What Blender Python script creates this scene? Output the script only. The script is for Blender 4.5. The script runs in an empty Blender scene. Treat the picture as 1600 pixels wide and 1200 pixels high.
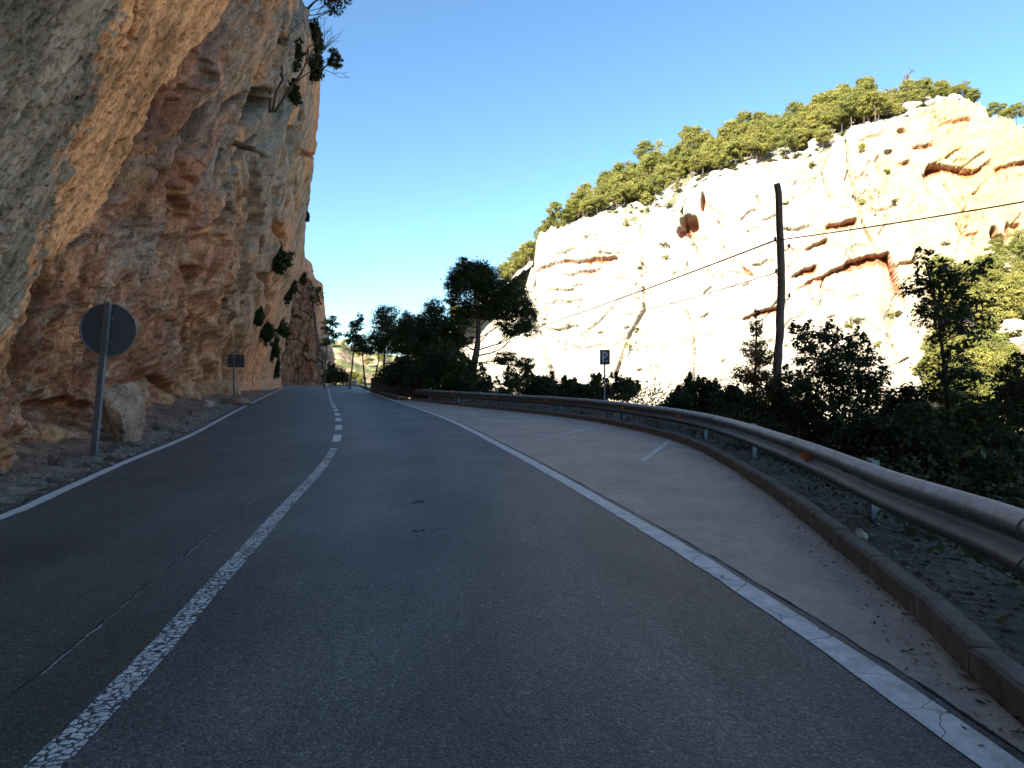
import bpy, math, random
import numpy as np
from mathutils import Vector

# ------------------------------------------------------------------ camera, sky, sun, exposure
sc = bpy.context.scene
COL = sc.collection
R = random.Random(11)
rng = np.random.default_rng(11)
F, CX, HY, CH = 900.0, 800.0, 590.0, 1.3          # focal length (px of the 1600 px photo), principal column, horizon row, eye height

cam_d = bpy.data.cameras.new("camera")
cam = bpy.data.objects.new("camera", cam_d)
COL.objects.link(cam)
cam.location = (0, 0, CH)
cam.rotation_euler = (math.radians(90), 0, 0)
cam_d.sensor_width = 36.0
cam_d.lens = 36.0 * F / 1600.0
cam_d.shift_y = -10.0 / 1600.0
cam_d.clip_start = 0.05
cam_d.clip_end = 6000
sc.camera = cam

SUN_EL = math.radians(25)
SUN_AZ = math.radians(217)
S = Vector((math.sin(SUN_AZ) * math.cos(SUN_EL), math.cos(SUN_AZ) * math.cos(SUN_EL), math.sin(SUN_EL)))
w = bpy.data.worlds.new("World")
sc.world = w
w.use_nodes = True
nt = w.node_tree
nt.nodes.clear()
sky = nt.nodes.new("ShaderNodeTexSky")
sky.sky_type = 'NISHITA'
sky.sun_disc = False
sky.sun_elevation = SUN_EL
sky.sun_rotation = SUN_AZ
sky.air_density = 1.0
sky.dust_density = 0.0
sky.ozone_density = 3.5
bg = nt.nodes.new("ShaderNodeBackground")
bg.inputs[1].default_value = 0.064
wo = nt.nodes.new("ShaderNodeOutputWorld")
wb = nt.nodes.new("ShaderNodeMix")
wb.data_type = 'RGBA'
wb.blend_type = 'MULTIPLY'
wb.inputs[0].default_value = 1.0
wb.inputs[7].default_value = (0.90, 1.05, 1.06, 1)
nt.links.new(sky.outputs[0], wb.inputs[6])
nt.links.new(wb.outputs[2], bg.inputs[0])
nt.links.new(bg.outputs[0], wo.inputs[0])
sd_ = bpy.data.lights.new("sun", 'SUN')
sd_.energy = 4.9
sd_.angle = math.radians(0.5)
sd_.color = (1.0, 0.93, 0.82)
sun = bpy.data.objects.new("sun", sd_)
COL.objects.link(sun)
sun.rotation_euler = S.to_track_quat('Z', 'Y').to_euler()
sun.location = (-60, -80, 80)
sc.view_settings.view_transform = 'Standard'
sc.view_settings.look = 'None'
sc.view_settings.gamma = 1.0
sc.view_settings.use_curve_mapping = False
sc.view_settings.exposure = 2.2
sc.render.engine = 'CYCLES'
sc.cycles.max_bounces = 6
sc.cycles.diffuse_bounces = 4
sc.cycles.transparent_max_bounces = 4


# ------------------------------------------------------------------ numeric helpers
def G(px, py, z=0.0):
    D = F * (CH - z) / (py - HY)
    return ((px - CX) / F * D, D)


def W3(px, py, D):
    return ((px - CX) / F * D, D, CH + (HY - py) / F * D)


def sstep(a, b, x):
    t = np.clip((np.asarray(x, float) - a) / (b - a), 0, 1)
    return t * t * (3 - 2 * t)


_perm = np.random.default_rng(3).permutation(256)
_perm = np.concatenate([_perm, _perm, _perm])
_gr = np.random.default_rng(4).normal(size=(256, 3))
_gr /= np.linalg.norm(_gr, axis=1)[:, None]


def noise3(x, y, z):
    x, y, z = np.broadcast_arrays(np.asarray(x, float), np.asarray(y, float), np.asarray(z, float))
    xi, yi, zi = np.floor(x).astype(np.int64), np.floor(y).astype(np.int64), np.floor(z).astype(np.int64)
    xf, yf, zf = x - xi, y - yi, z - zi
    u, v, w_ = (t * t * t * (t * (t * 6 - 15) + 10) for t in (xf, yf, zf))
    xi, yi, zi = xi & 255, yi & 255, zi & 255
    out = 0.0
    for dx in (0, 1):
        px_ = _perm[(xi + dx) & 255]
        wx = u if dx else 1 - u
        for dy in (0, 1):
            py_ = _perm[(px_ + yi + dy) & 255]
            wy = v if dy else 1 - v
            for dz in (0, 1):
                h = _perm[(py_ + zi + dz) & 255]
                g = _gr[h]
                out = out + wx * wy * (w_ if dz else 1 - w_) * (g[..., 0] * (xf - dx) + g[..., 1] * (yf - dy) + g[..., 2] * (zf - dz))
    return out * 1.6


def fbm(x, y, z, o=4, gain=0.5):
    a, f, s = 1.0, 1.0, 0.0
    for i in range(o):
        s = s + a * noise3(x * f + i * 17.3, y * f - i * 9.1, z * f + i * 5.7)
        a *= gain
        f *= 2.03
    return s


def ridged(x, y, z, o=4):
    a, f, s = 1.0, 1.0, 0.0
    for i in range(o):
        s = s + a * (1 - 2 * np.abs(noise3(x * f + i * 7.3, y * f + i * 19.1, z * f - i * 5.7)))
        a *= 0.5
        f *= 2.05
    return s * 0.5


def voro(x, y, seed=0):
    """2-D cells: distance to the border, and a random number of the cell."""
    xi, yi = np.floor(x).astype(np.int64), np.floor(y).astype(np.int64)
    f1 = np.full(x.shape, 9.0)
    f2 = np.full(x.shape, 9.0)
    cid = np.zeros(x.shape)
    for dx in (-1, 0, 1):
        for dy in (-1, 0, 1):
            h = _perm[(_perm[(xi + dx + seed) & 255] + yi + dy) & 255]
            jx = h / 255.0
            jy = _perm[h + 37] / 255.0
            d = np.hypot(xi + dx + jx - x, yi + dy + jy - y)
            near = d < f1
            f2 = np.where(near, f1, np.minimum(f2, d))
            cid = np.where(near, _perm[h + 91] / 255.0, cid)
            f1 = np.where(near, d, f1)
    return f2 - f1, cid


def facets(x, y, seed=0, tilt=0.6, step=0.7, soft=0.16):
    """Angular rock facets: every cell has its own height and slope."""
    xi, yi = np.floor(x).astype(np.int64), np.floor(y).astype(np.int64)
    f1 = np.full(x.shape, 9.0)
    f2 = np.full(x.shape, 9.0)
    out = np.zeros(x.shape)
    out2 = np.zeros(x.shape)
    for dx in (-1, 0, 1):
        for dy in (-1, 0, 1):
            h = _perm[(_perm[(xi + dx + seed) & 255] + yi + dy) & 255]
            ox = x - (xi + dx + h / 255.0)
            oy = y - (yi + dy + _perm[h + 37] / 255.0)
            d = np.hypot(ox, oy)
            near = d < f1
            v = step * (_perm[h + 91] / 255.0 - 0.5) + tilt * ((_perm[h + 12] / 127.5 - 1) * ox + (_perm[h + 55] / 127.5 - 1) * oy)
            second = ~near & (d < f2)
            out2 = np.where(near, out, np.where(second, v, out2))
            f2 = np.where(near, f1, np.minimum(f2, d))
            out = np.where(near, v, out)
            f1 = np.where(near, d, f1)
    k_ = 0.5 + 0.5 * sstep(0, soft, f2 - f1)
    return out * k_ + out2 * (1 - k_), f2 - f1


def catmull(pts, step):
    P = np.array(pts, float)
    P = np.vstack([2 * P[0] - P[1], P, 2 * P[-1] - P[-2]])
    out = []
    for i in range(1, len(P) - 2):
        n = max(2, int(np.linalg.norm(P[i + 1] - P[i]) / step))
        for k in range(n):
            t = k / n
            a, b, c, d = P[i - 1], P[i], P[i + 1], P[i + 2]
            out.append(0.5 * (2 * b + (c - a) * t + (2 * a - 5 * b + 4 * c - d) * t * t + (3 * b - a - 3 * c + d) * t ** 3))
    out.append(P[-2])
    return np.array(out)


def resample(P, step):
    P = np.asarray(P)
    s = np.concatenate([[0], np.cumsum(np.linalg.norm(np.diff(P, axis=0), axis=1))])
    n = max(2, int(round(s[-1] / step)) + 1)
    t = np.linspace(0, s[-1], n)
    return np.stack([np.interp(t, s, P[:, k]) for k in range(P.shape[1])], 1)


def left_normals(P):
    T = np.gradient(P[:, :2], axis=0)
    T /= np.linalg.norm(T, axis=1)[:, None] + 1e-9
    return np.stack([-T[:, 1], T[:, 0]], 1)


# ------------------------------------------------------------------ scene helpers
def tag(o, label=None, cat=None, group=None, kind=None):
    if label: o['label'] = label
    if cat: o['category'] = cat
    if group: o['group'] = group
    if kind: o['kind'] = kind
    return o


def empty(name, loc, label, cat, group=None, rz=0.0):
    o = bpy.data.objects.new(name, None)
    COL.objects.link(o)
    o.location = loc
    o.rotation_euler = (0, 0, rz)
    o.empty_display_size = 0.2
    return tag(o, label, cat, group)


def link(name, me, mat, parent=None):
    if mat is not None and not me.materials:
        me.materials.append(mat)
    o = bpy.data.objects.new(name, me)
    COL.objects.link(o)
    if parent is not None:
        o.parent = parent
    return o


def np_mesh(name, V, Q, smooth=True, col=None, uv=None):
    V = np.asarray(V, np.float32).reshape(-1, 3)
    Q = np.asarray(Q, np.int32)
    k = Q.shape[1]
    me = bpy.data.meshes.new(name)
    me.vertices.add(len(V))
    me.vertices.foreach_set("co", V.ravel())
    me.loops.add(Q.size)
    me.loops.foreach_set("vertex_index", Q.ravel())
    me.polygons.add(len(Q))
    me.polygons.foreach_set("loop_start", np.arange(0, Q.size, k, dtype=np.int32))
    me.polygons.foreach_set("loop_total", np.full(len(Q), k, np.int32))
    me.polygons.foreach_set("use_smooth", np.full(len(Q), smooth, bool))
    if col is not None:
        a = me.attributes.new("tint", 'FLOAT_COLOR', 'POINT')
        c = np.ones((len(V), 4), np.float32)
        c[:, :3] = col
        a.data.foreach_set("color", c.ravel())
    if uv is not None:
        a = me.attributes.new("along", 'FLOAT_VECTOR', 'POINT')
        c = np.zeros((len(V), 3), np.float32)
        c[:, :2] = uv
        a.data.foreach_set("vector", c.ravel())
    me.update(calc_edges=True)
    me.validate()
    return me


def grid_quads(nr, nc):
    i = np.arange(nr - 1)[:, None] * nc + np.arange(nc - 1)[None, :]
    return np.stack([i, i + 1, i + 1 + nc, i + nc], -1).reshape(-1, 4)


class MB:
    """Collects small solids and links them as ONE mesh object."""
    def __init__(s):
        s.v, s.f = [], []

    def add(s, V, Fc):
        b = len(s.v)
        s.v.extend(tuple(map(float, p)) for p in V)
        s.f.extend(tuple(b + i for i in f) for f in Fc)
        return s

    def box(s, c, size, rz=0.0, bev=0.0):
        x, y, z = (d / 2 for d in size)
        if bev <= 0:
            V = [(-x, -y, -z), (x, -y, -z), (x, y, -z), (-x, y, -z), (-x, -y, z), (x, -y, z), (x, y, z), (-x, y, z)]
            Fc = [(3, 2, 1, 0), (4, 5, 6, 7), (0, 1, 5, 4), (1, 2, 6, 5), (2, 3, 7, 6), (3, 0, 4, 7)]
        else:
            b = bev
            V = [(-x, -y, -z), (x, -y, -z), (x, y, -z), (-x, y, -z), (-x, -y, z - b), (x, -y, z - b), (x, y, z - b), (-x, y, z - b),
                 (-x + b, -y + b, z), (x - b, -y + b, z), (x - b, y - b, z), (-x + b, y - b, z)]
            Fc = [(3, 2, 1, 0), (8, 9, 10, 11), (0, 1, 5, 4), (1, 2, 6, 5), (2, 3, 7, 6), (3, 0, 4, 7),
                  (4, 5, 9, 8), (5, 6, 10, 9), (6, 7, 11, 10), (7, 4, 8, 11)]
        ca, sa = math.cos(rz), math.sin(rz)
        return s.add([(c[0] + p[0] * ca - p[1] * sa, c[1] + p[0] * sa + p[1] * ca, c[2] + p[2]) for p in V], Fc)

    def tube(s, pts, radii, n=6, cap=True):
        pts = [Vector(p) for p in pts]
        if not hasattr(radii, '__len__'):
            radii = [radii] * len(pts)
        V, Fc = [], []
        ref = Vector((0.31, 0.17, 0.93))
        for i, p in enumerate(pts):
            t = (pts[min(i + 1, len(pts) - 1)] - pts[max(i - 1, 0)]).normalized()
            r_ = ref if abs(t.dot(ref)) < 0.95 else Vector((1, 0, 0))
            a = t.cross(r_).normalized()
            b = t.cross(a)
            for k in range(n):
                th = 2 * math.pi * k / n
                V.append(p + (a * math.cos(th) + b * math.sin(th)) * radii[i])
        for i in range(len(pts) - 1):
            for k in range(n):
                Fc.append((i * n + k, i * n + (k + 1) % n, (i + 1) * n + (k + 1) % n, (i + 1) * n + k))
        if cap:
            Fc.append(tuple(range(n - 1, -1, -1)))
            Fc.append(tuple((len(pts) - 1) * n + k for k in range(n)))
        return s.add(V, Fc)

    def prism(s, poly, y0, y1):
        """Polygon in (x, z), extruded along y."""
        n = len(poly)
        V = [(p[0], y0, p[1]) for p in poly] + [(p[0], y1, p[1]) for p in poly]
        Fc = [tuple(range(n)), tuple(range(2 * n - 1, n - 1, -1))]
        Fc += [(i, n + i, n + (i + 1) % n, (i + 1) % n) for i in range(n)]
        return s.add(V, Fc)

    def mesh(s, name, smooth=False):
        me = bpy.data.meshes.new(name)
        me.from_pydata(s.v, [], s.f)
        if smooth:
            me.polygons.foreach_set("use_smooth", [True] * len(me.polygons))
        me.update()
        return me

    def build(s, name, mat, parent=None, smooth=False):
        return link(name, s.mesh(name, smooth), mat, parent)


# ------------------------------------------------------------------ materials
class N:
    def __init__(s, name):
        s.m = bpy.data.materials.new(name)
        s.m.use_nodes = True
        s.t = s.m.node_tree
        s.b = s.t.nodes["Principled BSDF"]
        s.o = s.t.nodes["Material Output"]

    def n(s, typ, **kw):
        d = s.t.nodes.new(typ)
        for k, v in kw.items():
            if k.startswith("i_"):
                key = k[2:]
                d.inputs[int(key) if key.isdigit() else key].default_value = v
            else:
                setattr(d, k, v)
        return d

    def l(s, a, b):
        s.t.links.new(a, b)

    def coord(s, scale=(1, 1, 1), src='Object'):
        tc = s.n("ShaderNodeTexCoord")
        mp = s.n("ShaderNodeMapping")
        mp.inputs['Scale'].default_value = scale
        s.l(tc.outputs[src], mp.inputs[0])
        return mp.outputs[0]

    def noise(s, vec, scale, detail=4, rough=0.55):
        d = s.n("ShaderNodeTexNoise", i_Scale=scale, i_Detail=detail, i_Roughness=rough)
        s.l(vec, d.inputs['Vector'])
        return d.outputs['Fac']

    def ramp(s, fac, stops):
        d = s.n("ShaderNodeValToRGB")
        e = d.color_ramp.elements
        while len(e) < len(stops):
            e.new(0.5)
        for k, (p, c) in enumerate(stops):
            e[k].position = p
            e[k].color = (c, c, c, 1) if not hasattr(c, '__len__') else (*c, 1)
        s.l(fac, d.inputs[0])
        return d.outputs[0]

    def mix(s, fac, a, b, blend='MIX'):
        d = s.n("ShaderNodeMix", data_type='RGBA', blend_type=blend)
        for sock, v in ((d.inputs[0], fac), (d.inputs[6], a), (d.inputs[7], b)):
            if isinstance(v, (int, float)):
                sock.default_value = v
            elif isinstance(v, tuple):
                sock.default_value = (*v, 1) if len(v) == 3 else v
            else:
                s.l(v, sock)
        return d.outputs[2]

    def math(s, op, a, b=0.0):
        d = s.n("ShaderNodeMath", operation=op)
        for k, v in ((0, a), (1, b)):
            if isinstance(v, (int, float)):
                d.inputs[k].default_value = v
            else:
                s.l(v, d.inputs[k])
        return d.outputs[0]

    def bump(s, h, strength, dist, prev=None):
        d = s.n("ShaderNodeBump", i_Strength=strength, i_Distance=dist)
        s.l(h, d.inputs['Height'])
        if prev is not None:
            s.l(prev, d.inputs['Normal'])
        s.l(d.outputs[0], s.b.inputs['Normal'])
        return d.outputs[0]

    def base(s, v, rough=0.9, spec=0.3, metal=0.0):
        if isinstance(v, tuple):
            s.b.inputs['Base Color'].default_value = (*v, 1)
        else:
            s.l(v, s.b.inputs['Base Color'])
        s.b.inputs['Roughness'].default_value = rough
        s.b.inputs['Specular IOR Level'].default_value = spec
        s.b.inputs['Metallic'].default_value = metal
        return s


def attr(n_, name="tint"):
    return n_.n("ShaderNodeAttribute", attribute_name=name).outputs['Color']


def rock_mat(name, s1, bump_d, contrast=1.0, stretch=(1, 1, 1), dip=0.0):
    n = N(name)
    v = n.coord((1, 1, 1))
    if dip:
        rot_ = n.n("ShaderNodeMapping")
        rot_.inputs['Rotation'].default_value = (-math.radians(dip), 0, 0)
        n.l(v, rot_.inputs[0])
        v = rot_.outputs[0]
    st_ = n.n("ShaderNodeMapping")
    st_.inputs['Scale'].default_value = stretch
    n.l(v, st_.inputs[0])
    v = st_.outputs[0]
    big = n.ramp(n.noise(v, s1, 6, 0.65), [(0.36, 1 - 0.38 * contrast), (0.5, 1.0), (0.64, 1 + 0.3 * contrast)])
    fine = n.ramp(n.noise(v, s1 * 9, 6, 0.75), [(0.36, 1 - 0.5 * contrast), (0.47, 1.0), (0.64, 1.36)])
    c = n.mix(1.0, attr(n), big, 'MULTIPLY')
    c = n.mix(1.0, c, fine, 'MULTIPLY')
    n.base(c, 0.93, 0.2)
    b = n.bump(n.noise(v, s1 * 1.4, 5, 0.7), 0.7, bump_d * 2.2)
    b = n.bump(n.noise(v, s1 * 4.5, 9, 0.72), 0.85, bump_d, b)
    n.bump(n.noise(v, s1 * 22, 6, 0.75), 0.8, bump_d * 0.2, b)
    return n.m


M = {}
M['cliff'] = rock_mat("cliff_rock", 2.2, 0.05, 1.25, (1, 0.22, 1), 62)
M['wall'] = rock_mat("pale_limestone", 0.35, 0.35, 0.5)
M['boulder'] = rock_mat("boulder_rock", 3.0, 0.05)
M['earth'] = rock_mat("earth_ground", 1.5, 0.05)


def leaf_mat(name, transl=0.25, spread=0.35):
    n = N(name)
    oi = n.n("ShaderNodeObjectInfo")
    var = n.ramp(oi.outputs['Random'], [(0, (1 - spread, 1 - spread * 0.8, 1 - spread)), (1, (1 + spread * 0.6, 1 + spread * 0.3, 1.0))])
    c = n.mix(1.0, attr(n), var, 'MULTIPLY')
    n.base(c, 0.65, 0.25)
    tr = n.n("ShaderNodeBsdfTranslucent")
    n.l(c, tr.inputs[0])
    mx = n.n("ShaderNodeMixShader", i_0=transl)
    n.l(n.b.outputs[0], mx.inputs[1])
    n.l(tr.outputs[0], mx.inputs[2])
    n.l(mx.outputs[0], n.o.inputs[0])
    return n.m


M['leaf'] = leaf_mat("foliage", 0.35, 0.25)
M['leaf_near'] = leaf_mat("foliage_close", 0.3, 0.2)


def bark_mat(name, c, sc_=(6, 6, 1.2), d=0.02):
    n = N(name)
    v = n.coord(sc_)
    f = n.noise(v, 3, 6, 0.65)
    n.base(n.ramp(f, [(0.3, tuple(x * 0.55 for x in c)), (0.7, tuple(x * 1.3 for x in c))]), 0.9, 0.15)
    n.bump(f, 0.8, d)
    return n.m


M['bark'] = bark_mat("pine_bark", (0.11, 0.085, 0.07))
M['bark_dark'] = bark_mat("shrub_bark", (0.07, 0.055, 0.045))
M['pole_wood'] = bark_mat("weathered_pole_wood", (0.15, 0.105, 0.085), (14, 14, 0.8), 0.012)
M['twig'] = bark_mat("dry_twig", (0.10, 0.07, 0.055))


def asphalt_node(n):
    """Colour socket and height socket of worn asphalt."""
    v = n.coord()
    agg = n.n("ShaderNodeTexVoronoi", i_Scale=62.0, feature='F1')
    n.l(v, agg.inputs['Vector'])
    speck = n.ramp(n.noise(v, 120, 3, 0.65), [(0.3, 0.35), (0.5, 0.9), (0.6, 1.4), (0.7, 3.2)])
    cellv = n.ramp(agg.outputs['Color'], [(0.0, 0.6), (0.55, 1.0), (0.8, 1.3), (1.0, 2.0)])
    patch = n.ramp(n.noise(v, 0.5, 5, 0.6), [(0.34, 0.74), (0.66, 1.28)])
    stain = n.ramp(n.noise(n.coord((0.25, 0.05, 1)), 6, 4, 0.6), [(0.38, 0.8), (0.62, 1.16)])
    c = n.mix(1.0, speck, cellv, 'MULTIPLY')
    sp_ = n.n("ShaderNodeTexVoronoi", i_Scale=2.3, feature='F1')
    n.l(v, sp_.inputs['Vector'])
    c = n.mix(1.0, c, n.ramp(sp_.outputs['Distance'], [(0.0, 0.45), (0.025, 0.6), (0.045, 1.0)]), 'MULTIPLY')
    c = n.mix(1.0, c, patch, 'MULTIPLY')
    c = n.mix(1.0, c, stain, 'MULTIPLY')
    h = n.math('ADD', n.math('MULTIPLY', agg.outputs['Distance'], -1.0), n.math('MULTIPLY', n.noise(v, 160, 3), 0.5))
    return v, c, h


n = N("asphalt")
v, c, h = asphalt_node(n)
lane = attr(n)
c = n.mix(1.0, c, lane, 'MULTIPLY')
n.base(c, 0.62, 0.36)
n.bump(h, 0.5, 0.006)
M['asphalt'] = n.m

n = N("concrete_paving")
v = n.coord()
f1 = n.ramp(n.noise(v, 0.9, 6, 0.65), [(0.3, 0.72), (0.7, 1.2)])
f2 = n.ramp(n.noise(v, 120, 3, 0.6), [(0.3, 0.75), (0.7, 1.25)])
f3 = n.ramp(n.noise(v, 7, 5, 0.7), [(0.35, 0.85), (0.65, 1.1)])
c = n.mix(1.0, n.mix(1.0, f1, f2, 'MULTIPLY'), f3, 'MULTIPLY')
c = n.mix(1.0, c, (0.35, 0.285, 0.232), 'MULTIPLY')
n.base(c, 0.7, 0.3)
n.bump(n.noise(v, 130, 4), 0.6, 0.005)
M['paving'] = n.m


def paint_mat(name, scale, thr, aniso, fade, warp=0.05):
    n = N(name)
    at = n.n("ShaderNodeAttribute", attribute_name="along")
    mp = n.n("ShaderNodeMapping")
    mp.inputs['Scale'].default_value = aniso
    n.l(at.outputs['Vector'], mp.inputs[0])
    wob = n.n("ShaderNodeTexNoise", i_Scale=scale * 0.8, i_Detail=3.0)
    n.l(mp.outputs[0], wob.inputs['Vector'])
    mixv = n.n("ShaderNodeMix", data_type='VECTOR')
    mixv.inputs[0].default_value = warp
    n.l(mp.outputs[0], mixv.inputs[4])
    n.l(wob.outputs['Color'], mixv.inputs[5])
    vo = n.n("ShaderNodeTexVoronoi", i_Scale=scale, feature='DISTANCE_TO_EDGE')
    n.l(mixv.outputs[1], vo.inputs['Vector'])
    wv = n.coord()
    worn = n.noise(wv, 1.7, 5, 0.7)
    th = n.math('MULTIPLY', n.ramp(worn, [(0.3, 0.15), (0.75, 1.0)]), thr)
    crack = n.math('GREATER_THAN', vo.outputs['Distance'], th)
    chips = n.ramp(n.noise(wv, 75, 5, 0.75), [(0.36, 0.0), (0.46, 1.0)])
    mask = n.math('MULTIPLY', crack, n.math('MAXIMUM', chips, 1 - fade))
    dirt = n.ramp(n.noise(wv, 9, 5, 0.7), [(0.25, (0.34, 0.32, 0.30)), (0.7, (0.74, 0.70, 0.66))])
    _, ac, h = asphalt_node(n)
    ac = n.mix(1.0, ac, (0.07, 0.069, 0.07), 'MULTIPLY')
    n.base(n.mix(mask, ac, dirt), 0.7, 0.35)
    n.bump(h, 0.5, 0.004)
    return n.m


M['paint_worn'] = paint_mat("worn_road_paint", 30, 0.20, (1, 0.75, 1), 0.75)
M['paint_edge'] = paint_mat("cracked_edge_paint", 4.2, 0.011, (0.9, 0.55, 1), 0.12, 0.16)
M['paint_bay'] = paint_mat("faded_bay_paint", 10, 0.05, (1, 1, 1), 0.7)


def simple(name, c, rough=0.8, spec=0.3, metal=0.0, var=0.3, scale=8, bd=0.004, bs=40):
    n = N(name)
    v = n.coord()
    f = n.noise(v, scale, 5, 0.65)
    n.base(n.ramp(f, [(0.28, tuple(x * (1 - var) for x in c)), (0.72, tuple(min(1, x * (1 + var)) for x in c))]), rough, spec, metal)
    if bd:
        n.bump(n.noise(v, bs, 4), 0.5, bd)
    return n.m


M['concrete'] = simple("kerb_concrete", (0.155, 0.135, 0.115), 0.9, 0.2, 0, 0.4, 6, 0.01, 60)
n = N("galvanised_steel")
v = n.coord()
f = n.noise(v, 4, 6, 0.65)
streak = n.ramp(n.noise(n.coord((9, 9, 1.2)), 3, 4, 0.6), [(0.35, 0.72), (0.6, 1.05)])
n.base(n.mix(1.0, n.mix(1.0, n.ramp(f, [(0.3, (0.18, 0.185, 0.19)), (0.7, (0.31, 0.315, 0.32))]), attr(n), 'MULTIPLY'), streak, 'MULTIPLY'), 0.55, 0.4, 0.35)
n.bump(n.noise(v, 3, 3), 0.25, 0.02)
M['steel'] = n.m
M['steel_post'] = simple("zinc_post", (0.20, 0.23, 0.27), 0.55, 0.5, 0.35, 0.2, 12, 0.001, 60)
M['sign_back'] = simple("grey_sign_metal", (0.085, 0.09, 0.105), 0.5, 0.4, 0.3, 0.15, 4, 0)
M['sign_pole'] = simple("sign_pole_zinc", (0.17, 0.18, 0.2), 0.5, 0.4, 0.4, 0.2, 10, 0)
M['sign_blue'] = simple("blue_sign_face", (0.014, 0.017, 0.05), 0.45, 0.4, 0, 0.1, 4, 0)
M['sign_white'] = simple("white_sign_print", (0.42, 0.42, 0.43), 0.5, 0.3, 0, 0.08, 6, 0)
M['amber'] = simple("amber_reflector", (0.55, 0.15, 0.02), 0.3, 0.5, 0, 0.15, 30, 0)
M['cable'] = simple("black_cable", (0.03, 0.03, 0.032), 0.6, 0.3, 0, 0.1, 4, 0)
M['porcelain'] = simple("insulator", (0.10, 0.07, 0.06), 0.35, 0.5, 0, 0.1, 4, 0)
M['bolt'] = simple("dark_bolt", (0.08, 0.075, 0.07), 0.6, 0.4, 0.4, 0.2, 9, 0)
M['stone_dark'] = simple("dark_stone", (0.075, 0.07, 0.068), 0.9, 0.2, 0, 0.35, 3, 0.02, 18)
M['lattice'] = simple("lattice_steel", (0.10, 0.09, 0.10), 0.6, 0.4, 0.3, 0.15, 2, 0)
M['dead_leaf'] = leaf_mat("dead_leaves", 0.1, 0.2)
M['crack'] = simple("dark_crack_fill", (0.03, 0.03, 0.032), 0.9, 0.1, 0, 0.3, 30, 0)

# ------------------------------------------------------------------ road geometry
centre = catmull([(-1.0, -14), (-1.15, -6), (-1.3, -1), (-1.56, 1.92), (-1.86, 3.6), (-2.19, 5.32), (-3.28, 10.6), (-5.9, 19.5), (-10.5, 33.4), (-16.2, 51),
                  (-22.0, 69), (-26.2, 80), (-31.5, 86.5), (-39, 90), (-52, 91)], 0.25)
redge = catmull([(2.1, -14), (2.0, -6), (1.85, -1), (1.64, 1.92), (1.45, 3.4), (1.09, 5.3), (-0.12, 10.6), (-2.45, 19.5), (-6.95, 33.4), (-12.5, 51), (-18.4, 70),
                 (-21.6, 81), (-25.5, 89.5), (-33, 95), (-52, 96.5)], 0.25)
ledge = catmull([(-4.2, -14), (-4.3, -6), (-4.35, -1), (-4.55, 3.5), (-4.74, 5.3), (-5.2, 6.7), (-5.95, 8.9), (-7.25, 13), (-9.65, 19.5), (-14.1, 31.6), (-21.8, 53), (-26.6, 67),
                 (-29.5, 76), (-33, 80.5), (-40, 83.5), (-52, 84.5)], 0.25)
n_s = 420


def uni(P, n_=n_s):
    s = np.concatenate([[0], np.cumsum(np.linalg.norm(np.diff(P, axis=0), axis=1))])
    t = np.linspace(0, s[-1], n_)
    return np.stack([np.interp(t, s, P[:, k]) for k in range(2)], 1)


cu, ru, lu = uni(centre), uni(redge), uni(ledge)
rows = []
shade = []
lnR, lnL = left_normals(ru), left_normals(lu)
outer_r, outer_l = ru - lnR * 0.14, lu + lnL * 0.45
edges = [outer_l] + [lu + (cu - lu) * t for t in (0, 0.25, 0.5, 0.75, 0.94)] + [cu] + [cu + (ru - cu) * t for t in (0.04, 0.25, 0.5, 0.75, 1.0)] + [outer_r]
lane_c = [0.066, 0.066, 0.072, 0.061, 0.071, 0.062, 0.067, 0.07, 0.084, 0.066, 0.089, 0.077, 0.07]
V = np.stack([np.concatenate([e, np.zeros((n_s, 1))], 1) for e in edges], 1)
tint = np.array(lane_c)[None, :, None] * np.array([1.14, 1.01, 0.90])[None, None, :]
tint = np.broadcast_to(tint, V.shape)
road = link("road", np_mesh("road", V.reshape(-1, 3), grid_quads(n_s, len(edges))[:, ::-1], True, tint.reshape(-1, 3)), M['asphalt'])
tag(road, "dark grey asphalt road curving left along the foot of the cliff", "road", kind='structure')


def strip(name, P, width, z, mat, parent, jitter=0.0, label=None):
    L = left_normals(P)
    m = len(P)
    wv = width * 0.5 + (rng.normal(size=m) * jitter if jitter else 0)
    wv = np.broadcast_to(wv, (m,))
    A = P + L * wv[:, None]
    B = P - L * wv[:, None]
    s = np.concatenate([[0], np.cumsum(np.linalg.norm(np.diff(P, axis=0), axis=1))])
    V = np.stack([np.c_[A, np.full(m, z)], np.c_[B, np.full(m, z)]], 1).reshape(-1, 3)
    uv = np.stack([np.c_[s, np.zeros(m)], np.c_[s, np.full(m, width)]], 1).reshape(-1, 2)
    o = link(name, np_mesh(name, V, grid_quads(m, 2)[:, ::-1], True, None, uv), mat, parent)
    if label: o['label'] = label
    return o


strip("edge_line", resample(redge, 0.12), 0.16, 0.004, M['paint_edge'], road, 0.004, "white right edge line with cracks across it")
strip("edge_line", resample(ledge, 0.12), 0.13, 0.004, M['paint_edge'], road, 0.004, "white left edge line beside the gravel")
cs = np.concatenate([[0], np.cumsum(np.linalg.norm(np.diff(centre, axis=0), axis=1))])
i_end = int(np.argmin(np.abs(centre[:, 1] - 10.7)))
strip("solid_centre_line", resample(centre[:i_end], 0.1), 0.125, 0.004, M['paint_worn'], road, 0.0015, "solid centre line with badly crazed paint")
s0 = cs[i_end] + 0.9
k = 0
while s0 < cs[-1] - 8 and k < 40:
    s1 = s0 + 1.45
    t = np.linspace(s0, s1, 8)
    P = np.stack([np.interp(t, cs, centre[:, 0]), np.interp(t, cs, centre[:, 1])], 1)
    strip("centre_dash", P, 0.17, 0.004, M['paint_edge'], road)
    s0 = s1 + 1.35
    k += 1
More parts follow.
